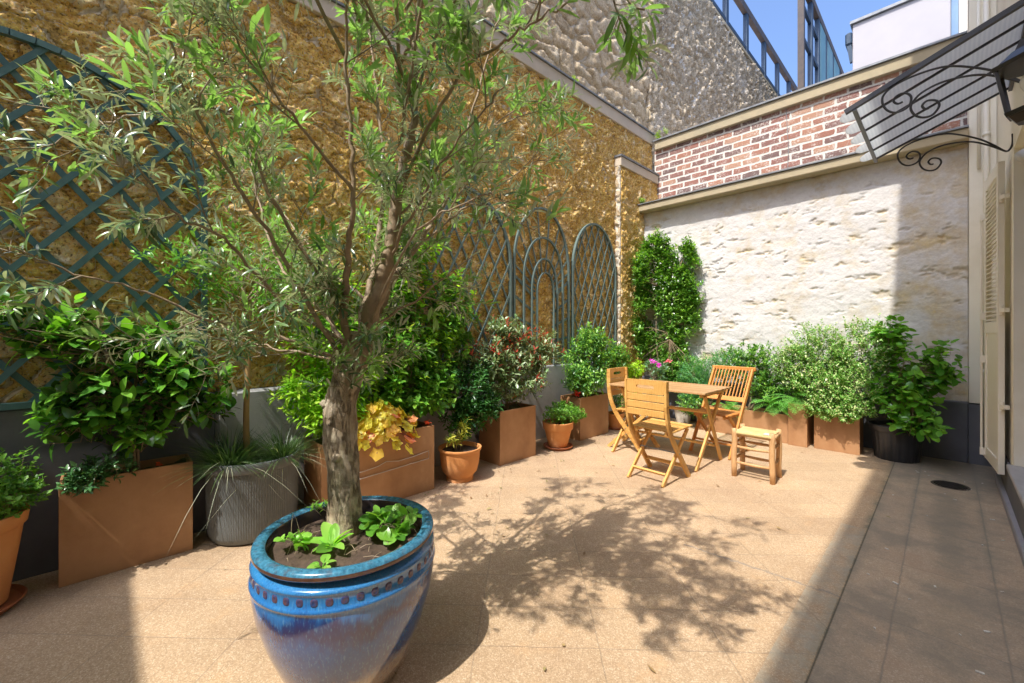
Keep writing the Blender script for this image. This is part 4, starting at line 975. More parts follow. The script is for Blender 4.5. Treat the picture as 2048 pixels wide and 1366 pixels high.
PL6 = planter(-1.035, -.637, 5.70, 5.98, .400, 'small brown planter below the speckled white green bush')
mb = MB()
mb.tube([(-2.942, 1.10, .292), (-2.94, 1.33, .287), (-2.94, 1.45, .300), (-2.94, 1.52, .322), (-2.94, 1.62, .305), (-2.94, 1.75, .312), (-2.94, 1.893, .330), (-2.94, 1.893, .268), (-2.94, 1.5, .248), (-2.942, 1.10, .228)], .0035, 6)
tag(mb.build('wire_clip', simple('bright_wire', (.72, .66, .62), rough=.35, metal=.5), origin=(-2.94, 1.5, .28), smooth=True), 'long pale bent wire loop fixed to the front of the long brown planter', 'wire loop')

def clay_pot(cx, cy, r, h, label, prof='round', saucer=True, mat=None, group='terracotta pots'):
    t = thing('terracotta_pot', (cx, cy, 0), label, 'pot', group); mat = mat or M['terracotta']
    z0 = .025 if saucer else 0
    if prof == 'round': P = [(.01, z0), (r * .62, z0), (r * .63, z0 + .02), (r * .60, z0 + .035), (r * .80, z0 + h * .28), (r * .88, z0 + h * .5), (r * .915, z0 + h * .68), (r * .93, z0 + h * .84), (r * .95, z0 + h * .90), (r, z0 + h * .93), (r * 1.01, z0 + h * .97), (r, z0 + h), (r * .93, z0 + h), (r * .90, z0 + h * .95), (r * .86, z0 + h * .8), (r * .01, z0 + h * .78)]
    elif prof == 'banded': P = [(.01, z0), (r * .58, z0), (r * .66, z0 + h * .15), (r * .78, z0 + h * .45), (r * .86, z0 + h * .66), (r * .87, z0 + h * .69), (r * .93, z0 + h * .70), (r * .95, z0 + h * .72), (r * .985, z0 + h * .95), (r, z0 + h * .975), (r * .99, z0 + h), (r * .91, z0 + h), (r * .88, z0 + h * .9), (r * .01, z0 + h * .86)]
    else: P = [(.01, z0), (r * .66, z0), (r * .72, z0 + h * .2), (r * .84, z0 + h * .6), (r * .90, z0 + h * .82), (r * .93, z0 + h * .84), (r * .97, z0 + h * .86), (r * 1.0, z0 + h * .97), (r * .99, z0 + h), (r * .91, z0 + h), (r * .88, z0 + h * .9), (r * .01, z0 + h * .86)]
    mb = MB(); mb.lathe(P, cx, cy, 64); mb.build('pot_body', mat, t, smooth=True, angle=50)
    soil_disc(cx, cy, r * .87, z0 + h * .88, M['soil'], t, .02)
    if saucer:
        mb = MB(); mb.lathe([(.01, .001), (r * .82, .001), (r * .93, .022), (r * .96, .03), (r * .93, .034), (r * .86, .016), (.01, .012)], cx, cy, 56); mb.build('saucer', M['saucer'], t, smooth=True, angle=50)
    return t
clay_pot(-3.13, -.47, .20, .42, 'terracotta pot with a saucer at the far left edge, holding a small leaved shrub', 'tall')
clay_pot(-3.00, 2.255, .190, .285, 'wide terracotta pot without saucer, between the long planter and the next brown planter', 'round', False)
clay_pot(-3.04, 3.655, .175, .27, 'terracotta pot on a saucer with a dense low bush, between two brown planters', 'banded')
clay_pot(-3.10, 4.93, .12, .19, 'small terracotta pot on a dark saucer behind the sideways chair', 'tall')
clay_pot(-2.62, 5.93, .13, .22, 'small whitish flaking pot seen under the table', 'tall', False, simple('flaky_white_paint', (.60, .58, .52), (.40, .36, .30), 12, .8, dirt=(.25, .23, .2)), 'small pots at the back')

# ribbed grey pot
t = thing('ribbed_pot', (-3.13, .70, 0), 'round grey ribbed resin pot with a plain rim, between two brown planters', 'pot')
rc = (-3.17, .70); rr = .262; nb = 120
def rib(tt, i): return 1 + .010 * (abs(sin(tt * nb / 2)) - .5)
P = [(rr * .1, 0), (rr * .80, 0), (rr * .90, .012), (rr * .955, .05), (rr * .97, .12), (rr * .985, .25), (rr * .995, .38), (rr, .44)]
mb = MB(); mb.lathe(P, *rc, n=nb * 6, ripple=lambda tt, i: rib(tt, i) if i > 2 else 1); mb.build('ribbed_body', M['ribbed'], t, smooth=True)
mb = MB(); mb.lathe([(rr * .97, .441), (rr * 1.035, .442), (rr * 1.045, .448), (rr * 1.045, .492), (rr * 1.03, .50), (rr * .97, .50), (rr * .95, .49), (rr * .94, .42)], *rc, n=96); mb.build('rim', simple('grey_rim', (.16, .17, .175), (.12, .13, .135), rough=.5), t, smooth=True, angle=40)
soil_disc(*rc, rr * .945, .455, M['moss'], t, .03)

# black plastic pot
t = thing('plastic_pot', (-.36, 5.86, 0), 'large black plastic nursery pot holding the round leaved shrub', 'pot')
P = [(.02, 0), (.170, 0), (.176, .01), (.198, .26), (.20, .29), (.212, .292), (.215, .30), (.222, .345), (.215, .352), (.205, .35), (.195, .30), (.01, .29)]
mb = MB(); mb.lathe(P, -.36, 5.84, n=144, ripple=lambda a, i: 1 - (.018 if (0 < i < 4 and sin(a * 18) > .2) else 0)); mb.build('pot_body', M['black_plastic'], t, smooth=True, angle=35)
soil_disc(-.36, 5.84, .195, .31, M['soil'], t, .02)

# ---- big glazed pot ------------------------------------------------
PX, PY, PR, PZ = -1.625, .681, .326, .54
KR, KZ = 1.03, .8675
def KP(P): return [(r * (KR if z < .55 else 1.012), z * KZ) for r, z in P]
gp = thing('glazed_pot', (PX, PY, 0), 'big glossy blue and brown glazed stoneware pot under the olive tree', 'pot')
def body_ripple(a, i):
    return 1
P = [(.02, 0), (.185, 0), (.20, .01), (.235, .10), (.275, .22), (.305, .34), (.316, .42), (.318, .455), (.316, .470), (.321, .476), (.324, .483), (.320, .490), (.3155, .497), (.3145, .535), (.317, .543), (.320, .549), (.316, .556), (.305, .566), (.290, .574), (.283, .580)]
mb = MB(); mb.lathe(KP(P), PX, PY, 128); o = mb.build('pot_body', M['glaze'], gp, smooth=True)
P = [(.283, .576), (.288, .577), (.302, .580), (.317, .587), (.323, .597), (.322, .608)]
mb = MB(); mb.lathe(KP(P), PX, PY, 128); mb.build('rim_underside', M['glaze_brown'], gp, smooth=True)
P = [(.322, .6075), (.318, .617), (.310, .6215), (.296, .6225), (.284, .619), (.278, .612)]
mb = MB(); mb.lathe(KP(P), PX, PY, 128); mb.build('rim', M['glaze_rim'], gp, smooth=True)
P = [(.2785, .6125), (.274, .600), (.270, .56), (.270, .50)]
mb = MB(); mb.lathe(KP(P), PX, PY, 128); mb.build('inner_wall', M['glaze_dark'], gp, smooth=True)
soil_disc(PX, PY, .274, .482, M['soil'], gp, .06, 13)
# band of pressed studs between the two ridges (one ornament)
mb = MB(); ns = 44
for k in range(ns):
    a = 2 * pi * k / ns; w = .0135; q = 6
    for i in range(q + 1):
        pass
    ca, sa = cos(a), sin(a); pass
    vs = []; fs = []; m = 10; rings = [(1.0, .0), (.85, .003), (.5, .0045), (.35, .0035), (.0, .003)]
    for f_, hgt in rings[:-1]:
        for j in range(m):
            tt = 2 * pi * j / m; du = w * f_ * np.sign(cos(tt)) * abs(cos(tt)) ** .7; dz = .0165 * f_ * np.sign(sin(tt)) * abs(sin(tt)) ** .7
            vs.append((PX + (.3225 + hgt) * cos(a + du / .3225), PY + (.3225 + hgt) * sin(a + du / .3225), .4475 + dz * .9))
    vs.append((PX + .3265 * ca, PY + .3265 * sa, .4475)); c0 = len(vs) - 1
    for r_ in range(3):
        for j in range(m): fs.append((r_ * m + j, r_ * m + (j + 1) % m, (r_ + 1) * m + (j + 1) % m, (r_ + 1) * m + j))
    for j in range(m): fs.append((3 * m + j, 3 * m + (j + 1) % m, c0))
    mb.add(vs, fs)
mb.build('stud_band', simple('stud_glaze', (.13, .06, .06), (.015, .06, .20), 42, .14, bst=.05, coat=.4), gp, smooth=True)

# ================================================================== PLANTS
def unit(v): return v / np.maximum(np.linalg.norm(v, axis=-1, keepdims=True), 1e-9)
# leaf outlines: rows of (t along, half width), with fold and bend added
T_FINE = [(0, 0), (.22, .72), (.48, 1.0), (.76, .66), (1, 0)]
T_ROUND = [(0, 0), (.14, .72), (.42, 1.0), (.74, .86), (.93, .40), (1, 0)]
T_LANCE = [(0, 0), (.25, .80), (.60, 1.0), (.86, .62), (1, 0)]
T_TINY = [(0, 0), (.5, 1.0), (1, 0)]
T_BLADE = [(0, .6), (.25, 1.0), (.5, .9), (.75, .65), (1, .02)]
def leaf_mesh(name, pos, dr, nm, ln, wd, mat, parent, T=T_FINE, fold=.25, bend=.25, rng=None):
    """one mesh of separate little leaves: pos, direction, normal, length, width arrays"""
    pos = np.asarray(pos, float); dr = unit(np.asarray(dr, float)); nm = np.asarray(nm, float)
    n = len(pos); ln = np.broadcast_to(ln, n); wd = np.broadcast_to(wd, n)
    nm = unit(nm - dr * (nm * dr).sum(-1, keepdims=True)); sd = np.cross(dr, nm)
    bn = bend * (np.ones(n) if rng is None else (.4 + 1.2 * rng.random(n)))
    rows = []; 
    for t, w in T:
        c = pos + dr * (ln * t)[:, None] - nm * (ln * bn * t * t)[:, None]
        if w == 0: rows.append([c])
        else:
            hw = wd * .5 * w; up = nm * (hw * fold)[:, None]
            rows.append([c - sd * hw[:, None] + up, c, c + sd * hw[:, None] + up])
    cols = [p for r in rows for p in r]; V = np.stack(cols, 1); k = V.shape[1]
    idx = []; c = 0
    for r in rows: idx.append(list(range(c, c + len(r)))); c += len(r)
    tri = []; quad = []
    for a, b in zip(idx[:-1], idx[1:]):
        if len(a) == 1: tri += [(a[0], b[1], b[0]), (a[0], b[2], b[1])]
        elif len(b) == 1: tri += [(a[0], a[1], b[0]), (a[1], a[2], b[0])]
        else: quad += [(a[0], a[1], b[1], b[0]), (a[1], a[2], b[2], b[1])]
    off = (np.arange(n) * k)[:, None, None]
    me = bpy.data.meshes.new(name); me.vertices.add(n * k)
    if parent is not None: V = V - WORLD[parent.name]
    me.vertices.foreach_set('co', V.astype(np.float32).ravel())
    lt = (np.array(tri)[None] + off).reshape(-1, 3) if tri else np.zeros((0, 3), int)
    lq = (np.array(quad)[None] + off).reshape(-1, 4) if quad else np.zeros((0, 4), int)
    loops = np.concatenate([lt.ravel(), lq.ravel()]).astype(np.int32); me.loops.add(len(loops)); me.loops.foreach_set('vertex_index', loops)
    me.polygons.add(len(lt) + len(lq))
    me.polygons.foreach_set('loop_start', np.concatenate([np.arange(len(lt)) * 3, len(lt) * 3 + np.arange(len(lq)) * 4]).astype(np.int32))
    me.polygons.foreach_set('loop_total', np.concatenate([np.full(len(lt), 3), np.full(len(lq), 4)]).astype(np.int32))
    me.polygons.foreach_set('use_smooth', np.ones(len(lt) + len(lq), bool))
    me.update(calc_edges=True); me.materials.append(mat)
    o = bpy.data.objects.new(name, me); C.objects.link(o)
    if parent is not None: o.parent = parent; WORLD[o.name] = WORLD[parent.name]
    return o
def twig_leaves(rng, starts, dirs, lens, k, L, W, up=.35, spread=.9, along=.5, droop=0, tip=True, t0=.15):
    """k leaves round each twig; returns arrays"""
    P = []; D = []; Nn = []; LL = []; WW = []
    d = unit(dirs); ref = np.where(np.abs(d[:, 2:3]) > .9, np.array([[1., 0, 0]]), np.array([[0, 0, 1.]]))
    a = unit(np.cross(d, ref)); b = np.cross(a, d); ph = rng.random(len(d)) * 6.28
    for i in range(k):
        t = t0 + (1 - t0) * (i + .6) / k; an = ph + i * 2.4
        rad = a * np.cos(an)[:, None] + b * np.sin(an)[:, None]
        al = along + (.6 if (tip and i >= k - 2) else 0)
        v = unit(d * al + rad * spread + rng.normal(0, .22, d.shape) + np.array([0, 0, up - droop]))
        P.append(starts + d * (lens * t)[:, None]); D.append(v)
        Nn.append(unit(np.array([0, 0, 1.]) + d * .5 + rad * -.15 + rng.normal(0, .3, d.shape)))
        s = (.5 + .75 * rng.random(len(d))) * (.8 if i == k - 1 else 1)
        LL.append(L * s); WW.append(W * s)
    return [np.concatenate(x) for x in (P, D, Nn, LL, WW)]
def blob_points(rng, n, c, r, shell=.55, lumps=.35, seed=0, keep=None):
    """points in a lumpy ellipsoid, denser towards its surface, with holes"""
    out = []; c = np.array(c, float); r = np.array(r, float); tot = 0
    while tot < n:
        u = unit(rng.normal(0, 1, (n * 2, 3)))
        lx = fbm(u[:, 0] * 1.9 + u[:, 2] * 1.3 + seed, u[:, 1] * 1.9 - u[:, 2] * .7 + seed * 2, 3, seed)
        rad = shell + (1 - shell) * rng.random(n * 2) ** .6
        rad = rad * (1 + lumps * (lx - .5) * 2)
        p = c + u * rad[:, None] * r
        m = np.ones(len(p), bool)
        q = fbm(p[:, 0] * 7 + p[:, 2] * 5, p[:, 1] * 7 - p[:, 2] * 4, 2, seed + 3); m &= q > .36
        if keep is not None: m &= keep(p)
        p = p[m]; u = u[m]; out.append((p, u)); tot += len(p)
    return np.concatenate([a for a, _ in out])[:n], np.concatenate([b for _, b in out])[:n]
def shrub(name, label, cat, base, blobs, mat, L, W, ntw, k=6, twl=.12, up=.35, spread=.9, along=.5, T=T_FINE, fold=.25, bend=.25, seed=1,
          shell=.35, lumps=.3, keep=None, stems=5, stem_r=.006, stem_mat=None, leaf_name='foliage', group=None, extra=None, droop=0, outw=.8, twigs=True):
    rng = np.random.default_rng(seed); t = thing(name, base, label, cat, group)
    P, U = [], []
    vol = np.array([np.prod(b[1]) ** .5 for b in blobs]); vol = vol / vol.sum()
    for (c, r), f in zip(blobs, vol):
        p, u = blob_points(rng, max(3, int(ntw * f)), c, r, shell, lumps, seed, keep); P.append(p); U.append(u)
    P = np.concatenate(P); U = np.concatenate(U)
    d = unit(U * outw + np.array([0, 0, .55]) + unit(P - np.array(base)) * .5 + rng.normal(0, .25, P.shape))
    lens = twl * (.6 + .8 * rng.random(len(P))); st = P - d * lens[:, None]
    arr = twig_leaves(rng, st, d, lens, k, L, W, up, spread, along, droop)
    ex = None
    if extra:   # share of leaves put in a second mesh (young shoots at the tips)
        nm_, mt_, frac, top = extra
        z = arr[0][:, 2]; zr = (z - z.min()) / (z.max() - z.min() + 1e-6)
        tw_id = np.tile(np.arange(len(P)), k); chosen = rng.random(len(P)) < frac * (1 if not top else 2 * ((P[:, 2] - P[:, 2].min()) / np.ptp(P[:, 2])))
        layer = np.repeat(np.arange(k), len(P)); m = chosen[tw_id] & (layer >= k // 2)
        leaf_mesh(nm_, *[x[m] for x in arr], mt_, t, T, fold, bend, rng); arr = [x[~m] for x in arr]
    leaf_mesh(leaf_name, *arr, mat, t, T, fold, bend, rng)
    # wood
    mb = MB(); hubs = []
    base = np.array(base, float)
    for i in range(stems):
        h = P[rng.integers(len(P))] * .55 + np.mean(P, 0) * .45; hubs.append(h)
        b0 = base + rng.normal(0, .02, 3) * np.array([1, 1, 0]); mid = (b0 + h) / 2 + rng.normal(0, .03, 3); mid[2] += .03
        mb.tube(smooth_path([b0, mid, h], 3), list(np.linspace(stem_r, stem_r * .45, 7)), 6)
    hubs = np.array(hubs)
    if twigs:
        for i in range(0, len(P), max(1, len(P) // 160)):
            j = np.argmin(np.linalg.norm(hubs - st[i], axis=1)); h = hubs[j]; s_ = st[i]
            mid = (h + s_) / 2 + rng.normal(0, .015, 3); mb.tube([h, mid, s_, s_ + d[i] * lens[i] * .8], [stem_r * .4, stem_r * .3, stem_r * .22, stem_r * .15], 4, cap=False)
    mb.build('stems', stem_mat or M['twig'], t, smooth=True)
    return t

# ------------------------------------------------ the olive tree
rng = np.random.default_rng(11); prn = random.Random(3)
ot = thing('olive_tree', (-1.712, .703, .48), 'olive tree with thick bare trunk and open silvery crown in the blue glazed pot', 'tree')
trunk = [(-1.712, .704, .43), (-1.712, .703, .50), (-1.713, .701, .60), (-1.715, .700, .70), (-1.722, .694, .80), (-1.727, .689, .90), (-1.724, .691, 1.01), (-1.705, .710, 1.11), (-1.690, .728, 1.19), (-1.675, .742, 1.30)]
mb = MB(); TP = smooth_path(trunk, 6); k = len(TP)
rad = np.interp(np.linspace(0, 1, k), [0, .08, .25, .5, .75, .9, 1], [.085, .075, .070, .069, .066, .064, .034])
mb.tube(TP, list(rad * .93 * (1 + .05 * np.sin(np.linspace(0, 14, k)))), 28, wob=.035, rng=prn)
mb.tube([(-1.73, .64, 1.0), (-1.745, .62, 1.02)], [.018, .012], 8); mb.tube([(-1.68, .66, .80), (-1.665, .642, .81)], [.020, .013], 8)
o = mb.build('trunk', M['bark'], ot, smooth=True)
limbs = [
    ([at(712, 742, 1.60), at(736, 658, 1.6), at(761, 569, 1.6), at(775, 519, 1.6), at(789, 436, 1.6), at(798, 380, 1.6), at(810, 322, 1.6), at(822, 278, 1.58), at(831, 205, 1.56), at(828, 117, 1.55), at(837, 0, 1.54), at(850, -130, 1.52)], .042, .008),
    ([at(735, 690, 1.62), at(772, 588, 1.68), at(825, 505, 1.75), at(856, 455, 1.8), at(900, 380, 1.88), at(930, 280, 1.92), at(965, 150, 1.95), at(1000, 20, 1.98)], .026, .005),
    ([at(712, 720, 1.62), at(733, 602, 1.72), at(753, 491, 1.82), at(767, 380, 1.9), at(760, 250, 1.98), at(745, 100, 2.02), at(740, -60, 2.05)], .026, .005),
    ([at(705, 740, 1.60), at(688, 640, 1.56), at(692, 588, 1.52), at(697, 505, 1.48), at(706, 380, 1.44), at(700, 230, 1.40), at(690, 80, 1.36), at(700, -60, 1.3)], .026, .005),
    ([at(700, 745, 1.62), at(680, 670, 1.66), at(622, 600, 1.74), at(560, 530, 1.86), at(520, 420, 1.98), at(500, 300, 2.08), at(470, 160, 2.15)], .017, .004),
    ([at(696, 745, 1.60), at(660, 680, 1.52), at(600, 580, 1.44), at(520, 440, 1.34), at(450, 330, 1.27), at(380, 200, 1.2), at(330, 60, 1.12)], .016, .004),
    ([at(700, 730, 1.60), at(610, 690, 1.60), at(500, 660, 1.52), at(422, 640, 1.42), at(293, 587, 1.32), at(146, 546, 1.22), at(30, 505, 1.12)], .012, .003),
    ([at(690, 640, 1.56), at(560, 420, 1.44), at(457, 232, 1.36), at(300, 225, 1.30), at(170, 262, 1.25), at(64, 300, 1.2)], .011, .003),
    ([at(697, 690, 1.58), at(560, 600, 1.5), at(445, 475, 1.36), at(369, 440, 1.25), at(300, 370, 1.2), at(215, 210, 1.14)], .011, .003),
    ([at(800, 380, 1.62), at(860, 250, 1.45), at(930, 140, 1.25), at(1000, 90, 1.08), at(1060, 45, 1.0), at(1130, 10, .95)], .011, .003),
    ([at(828, 200, 1.56), at(880, 60, 1.4), at(960, -60, 1.25), at(1060, -120, 1.1), at(1200, -30, 1.0), at(1290, 20, .97)], .010, .003),
    ([at(825, 505, 1.75), at(900, 440, 1.85), at(980, 380, 1.95), at(1060, 330, 2.05), at(1095, 300, 2.1)], .009, .003),
    ([at(789, 436, 1.6), at(850, 380, 1.6), at(920, 320, 1.65), at(1000, 240, 1.72), at(1060, 200, 1.78)], .009, .003),
    ([at(775, 519, 1.6), at(830, 420, 1.45), at(880, 330, 1.35), at(960, 230, 1.25), at(1010, 170, 1.2)], .009, .003),
    ([at(733, 602, 1.72), at(640, 520, 1.9), at(540, 400, 2.1), at(430, 330, 2.2)], .011, .003),
    ([at(706, 380, 1.44), at(600, 250, 1.3), at(500, 120, 1.2), at(420, -20, 1.1)], .010, .003),
]
limbs += [
    ([(-1.52, .62, 2.3), (-1.35, .28, 2.6), (-1.18, -.02, 2.7), (-1.05, -.25, 2.65)], .011, .003),
    ([(-1.45, .65, 2.4), (-1.12, .32, 2.8), (-.84, .05, 2.95), (-.6, -.08, 2.9)], .011, .003),
    ([(-1.45, .80, 2.2), (-1.25, .68, 2.55), (-1.0, .52, 2.8), (-.75, .40, 2.9), (-.55, .30, 2.8)], .012, .003),
    ([(-1.45, .80, 2.3), (-1.2, .85, 2.6), (-.95, .80, 2.8), (-.72, .72, 2.85)], .012, .003),
    ([(-1.40, .80, 2.5), (-1.30, .95, 2.8), (-1.1, 1.05, 3.0), (-.9, 1.05, 3.1)], .010, .003),
    ([(-1.45, .70, 2.4), (-1.3, .45, 2.65), (-1.05, .25, 2.75), (-.8, .12, 2.7)], .010, .003),
    ([(-1.40, .78, 2.0), (-1.15, .72, 2.35), (-.95, .66, 2.5), (-.72, .62, 2.52)], .010, .003),
    ([at(700, 730, 1.60), at(600, 705, 1.68), at(520, 690, 1.72), at(440, 650, 1.78)], .009, .003),
    ([at(736, 658, 1.6), at(830, 600, 1.7), at(900, 545, 1.8), at(960, 500, 1.9)], .009, .003),
    ([at(831, 205, 1.56), at(760, 60, 1.35), at(680, -60, 1.2), at(560, -80, 1.1)], .010, .003),
    ([at(736, 658, 1.6), at(820, 480, 1.42), at(900, 420, 1.3), at(985, 385, 1.22)], .009, .003),
]
paths = []
for P_, r0, r1 in limbs:
    P_ = [np.array((0, 0, CAM_H)) + (np.array(p) - np.array((0, 0, CAM_H))) * 1.075 for p in P_]
    q = smooth_path(P_, 6); q = [p + rng.normal(0, .004, 3) for p in q]
    mb = MB(); mb.tube(q, list(np.linspace(1, 0, len(q)) ** 1.3 * (r0 * (.95 if r0 > .03 else .72) - r1 * .8) + r1 * .8), 9, wob=.03, rng=prn)
    mb.build('limb', M['branch'], ot, smooth=True); paths.append((np.array(q), r0))
# side branches and twigs
TS, TD, TL = [], [], []; mb = MB(); crown_c = np.array((-1.62, .77, 2.0))
def grow(p, d, L, r, lvl):
    n = 5; pts = [p]; dd = d.copy()
    for i in range(n):
        dd = unit(dd + rng.normal(0, .12, 3) + np.array([0, 0, .05])); pts.append(pts[-1] + dd * L / n)
    pts = np.array(pts); mb.tube(list(pts), list(np.linspace(r, r * .4, n + 1)), 5 if lvl == 0 else 4, cap=False)
    if lvl == 0:
        for i in range(1, n + 1):
            for _ in range(2):
                a = unit(rng.normal(0, 1, 3)); a = unit(a - dd * np.dot(a, dd)); v = unit(dd * .6 + a * .85 + np.array([0, 0, .15]))
                grow(pts[i], v, L * (.32 + .3 * rng.random()), r * .5, 1)
        TS.append(pts[-3]); TD.append(dd); TL.append(L * .4)
    else:
        TS.append(pts[1]); TD.append(unit(pts[-1] - pts[1])); TL.append(L * .85)
for _ in range(13):
    th = rng.random() * 6.28; p0 = np.array((-1.69, .73, 1.02 + .42 * rng.random())) + np.array((cos(th), sin(th), 0)) * .05
    grow(p0, unit(np.array((cos(th), sin(th), .35 + .5 * rng.random()))), .10 + .16 * rng.random(), .0026, 0)
for q, r0 in paths:
    n = len(q); s0 = int(n * (.22 if r0 > .012 else .18))
    seglen = np.linalg.norm(np.diff(q, axis=0), axis=1).sum(); cnt = int(seglen * (6.0 if r0 > .0145 else 4.6))
    for j in range(cnt):
        i = int(s0 + (n - 1 - s0) * (j + rng.random()) / cnt); i = min(i, n - 2); d0 = unit(q[i + 1] - q[i])
        a = unit(rng.normal(0, 1, 3)); a = unit(a - d0 * np.dot(a, d0)); outw = unit(q[i] - crown_c + 1e-6)
        v = unit(d0 * .55 + a * .8 + outw * .35 + np.array([0, 0, .1]))
        if q[i][2] < 1.25: 
            if rng.random() < .4: continue
        grow(q[i], v, .12 + .22 * rng.random(), .0030, 0)
    TS.append(q[-5]); TD.append(unit(q[-1] - q[-5])); TL.append(np.linalg.norm(q[-1] - q[-5]) + .03)
mb.build('twigs', M['twig'], ot, smooth=True)
TS = np.array(TS); TD = np.array(TD); TL = np.array(TL); print('olive twigs', len(TS))
# keep the air in front of the lens clear
dep = (TS + TD * TL[:, None]) @ np.array([-S0, C0, 0]); tip = TS + TD * TL[:, None]; ok = (dep > .72) | ((tip[:, 2] - CAM_H > .98 * np.abs(dep) + .12) & (tip[:, 2] > 2.2)); TS, TD, TL = TS[ok], TD[ok], TL[ok]
young = rng.random(len(TS)) < np.clip(.24 + .30 * (TS[:, 2] - 1.8), .12, .6)
old = twig_leaves(rng, TS[~young], TD[~young], TL[~young], 9, .052, .0098, up=.05, spread=.75, along=.75)
leaf_mesh('leaves', *old, M['olive'], ot, T_LANCE, .25, .30, rng)
yg = twig_leaves(rng, TS[young], TD[young], TL[young], 9, .062, .0150, up=.25, spread=.65, along=.85)
leaf_mesh('young_leaves', *yg, M['olive_new'], ot, T_LANCE, .18, .22, rng)
fs = rng.random(len(TS)) < .05; f0 = TS[fs] + TD[fs] * TL[fs][:, None] * .6
bl = twig_leaves(rng, f0, TD[fs], np.full(fs.sum(), .05), 14, .006, .006, spread=1.0)
bl[0] = bl[0] + rng.normal(0, .012, bl[0].shape); leaf_mesh('blossom', *bl, M['olive_flower'], ot, T_TINY, 0, 0)

# ------------------------------------------------ plants in the glazed pot
def rosette(name, label, c, n, L, W, mat, seed, lift=.5, T=T_ROUND, h=.0):
    r_ = np.random.default_rng(seed); t = thing(name, c, label, 'plant'); a = np.arange(n) * 2.4 + r_.random() * 6
    el = lift * (.5 + .8 * r_.random(n)); d = np.stack([np.cos(a) * np.cos(el), np.sin(a) * np.cos(el), np.sin(el)], -1)
    s = .6 + .55 * r_.random(n); nm = np.tile([0, 0, 1.], (n, 1)) + r_.normal(0, .2, (n, 3))
    pos = np.array(c) + d * .012; leaf_mesh('leaves', pos, d, nm, L * s, W * s, mat, t, T, .35, .35, r_)
    mb = MB()
    for i in range(n): mb.tube([np.array(c) - (0, 0, .01), np.array(c) + d[i] * .02, pos[i] + d[i] * L * s[i] * .4 + (0, 0, .002)], [.0028, .0025, .0012], 5)
    mb.build('stalks', M['primula'], t, smooth=True); return t
rosette('primrose_plant', 'bright green primrose rosette at the foot of the olive trunk, nearest the viewer', (-1.585, .600, .500), 9, .095, .048, M['primula'], 1, .75)
rosette('primrose_plant', 'small pale leaf rosette close to the front rim of the glazed pot', (-1.48, .53, .500), 5, .05, .035, M['primula'], 2, .35)
shrub('violet_plant', 'leafy violets filling the right side of the glazed pot behind the primrose', 'plant', (-1.56, .83, .50), [((-1.56, .825, .54), (.13, .10, .035))], M['broad'], .055, .046, 26, 3, .03, up=.2, T=T_ROUND, seed=5, stems=3, stem_r=.002, extra=('pale_leaves', M['primula'], .4, False), fold=.2)
shrub('violet_plant', 'small clump of round green leaves at the left side of the glazed pot', 'plant', (-1.68, .50, .50), [((-1.68, .50, .525), (.06, .05, .028))], M['primula'], .032, .028, 14, 3, .02, up=.3, T=T_ROUND, seed=6, stems=2, stem_r=.0015, fold=.2)
shrub('ivy_sprig', 'thin leafy sprig lying over the back rim of the glazed pot', 'plant', (-1.86, .66, .52), [((-1.875, .66, .56), (.05, .05, .015))], M['primula'], .022, .016, 12, 3, .03, seed=7, stems=2, stem_r=.0015)
# straw litter on the soil
mb = MB(); r_ = random.Random(9)
for i in range(46):
    a = r_.random() * 6.28; d_ = .06 + .19 * r_.random(); x = PX + d_ * cos(a); y = PY + d_ * sin(a); an = r_.random() * 6.28; l = .02 + .05 * r_.random()
    mb.tube([(x, y, .500 + r_.random() * .008), (x + l * .5 * cos(an), y + l * .5 * sin(an), .508), (x + l * cos(an), y + l * sin(an), .500)], .0012, 4)
tag(mb.build('straw_mulch', simple('straw_bits', (.36, .28, .18), (.22, .16, .10)), gp), kind='stuff')

# ------------------------------------------------ left side, front to back
wall = lambda x: (lambda p: p[:, 0] > x)
shrub('small_leaved_shrub', 'dense small leaved green bush in the terracotta pot at the far left edge', 'shrub', (-3.13, -.46, .40), [((-3.12, -.43, .60), (.20, .24, .17)), ((-3.07, -.32, .52), (.12, .13, .1))], M['small_green'], .026, .018, 330, 7, .06, seed=20, T=T_FINE, keep=wall(-3.36), stems=7, stem_r=.004, shell=.3)
cam_blobs = [((-3.19, .10, 1.02), (.18, .36, .20)), ((-3.14, .34, 1.04), (.16, .24, .12)), ((-3.20, -.26, 1.36), (.17, .26, .14)), ((-3.18, .05, 1.27), (.16, .30, .16)), ((-3.19, -.08, .84), (.16, .24, .14)), ((-3.17, .12, .78), (.15, .2, .12)), ((-3.15, .42, .88), (.14, .16, .14))]
shrub('camellia_bush', 'glossy dark leaved camellia in the large front planter, lit bright green on top', 'shrub', (-3.23, .12, .50), cam_blobs, M['camellia'], .090, .050, 300, 6, .12, up=.08, spread=1.0, along=.35, seed=21, T=T_FINE, keep=wall(-3.34), stems=7, stem_r=.009, stem_mat=M['branch'], fold=.18, bend=.18, shell=.25, extra=('young_leaves', M['camellia_new'], .32, True))
shrub('azalea_bush', 'low azalea with pale small leaves spilling over the rim of the large front planter', 'shrub', (-3.19, -.02, .49), [((-3.13, -.02, .575), (.10, .18, .085)), ((-3.08, -.10, .53), (.07, .10, .07))], M['azalea'], .036, .015, 130, 8, .05, up=.3, seed=22, stems=6, stem_r=.003, shell=.2)
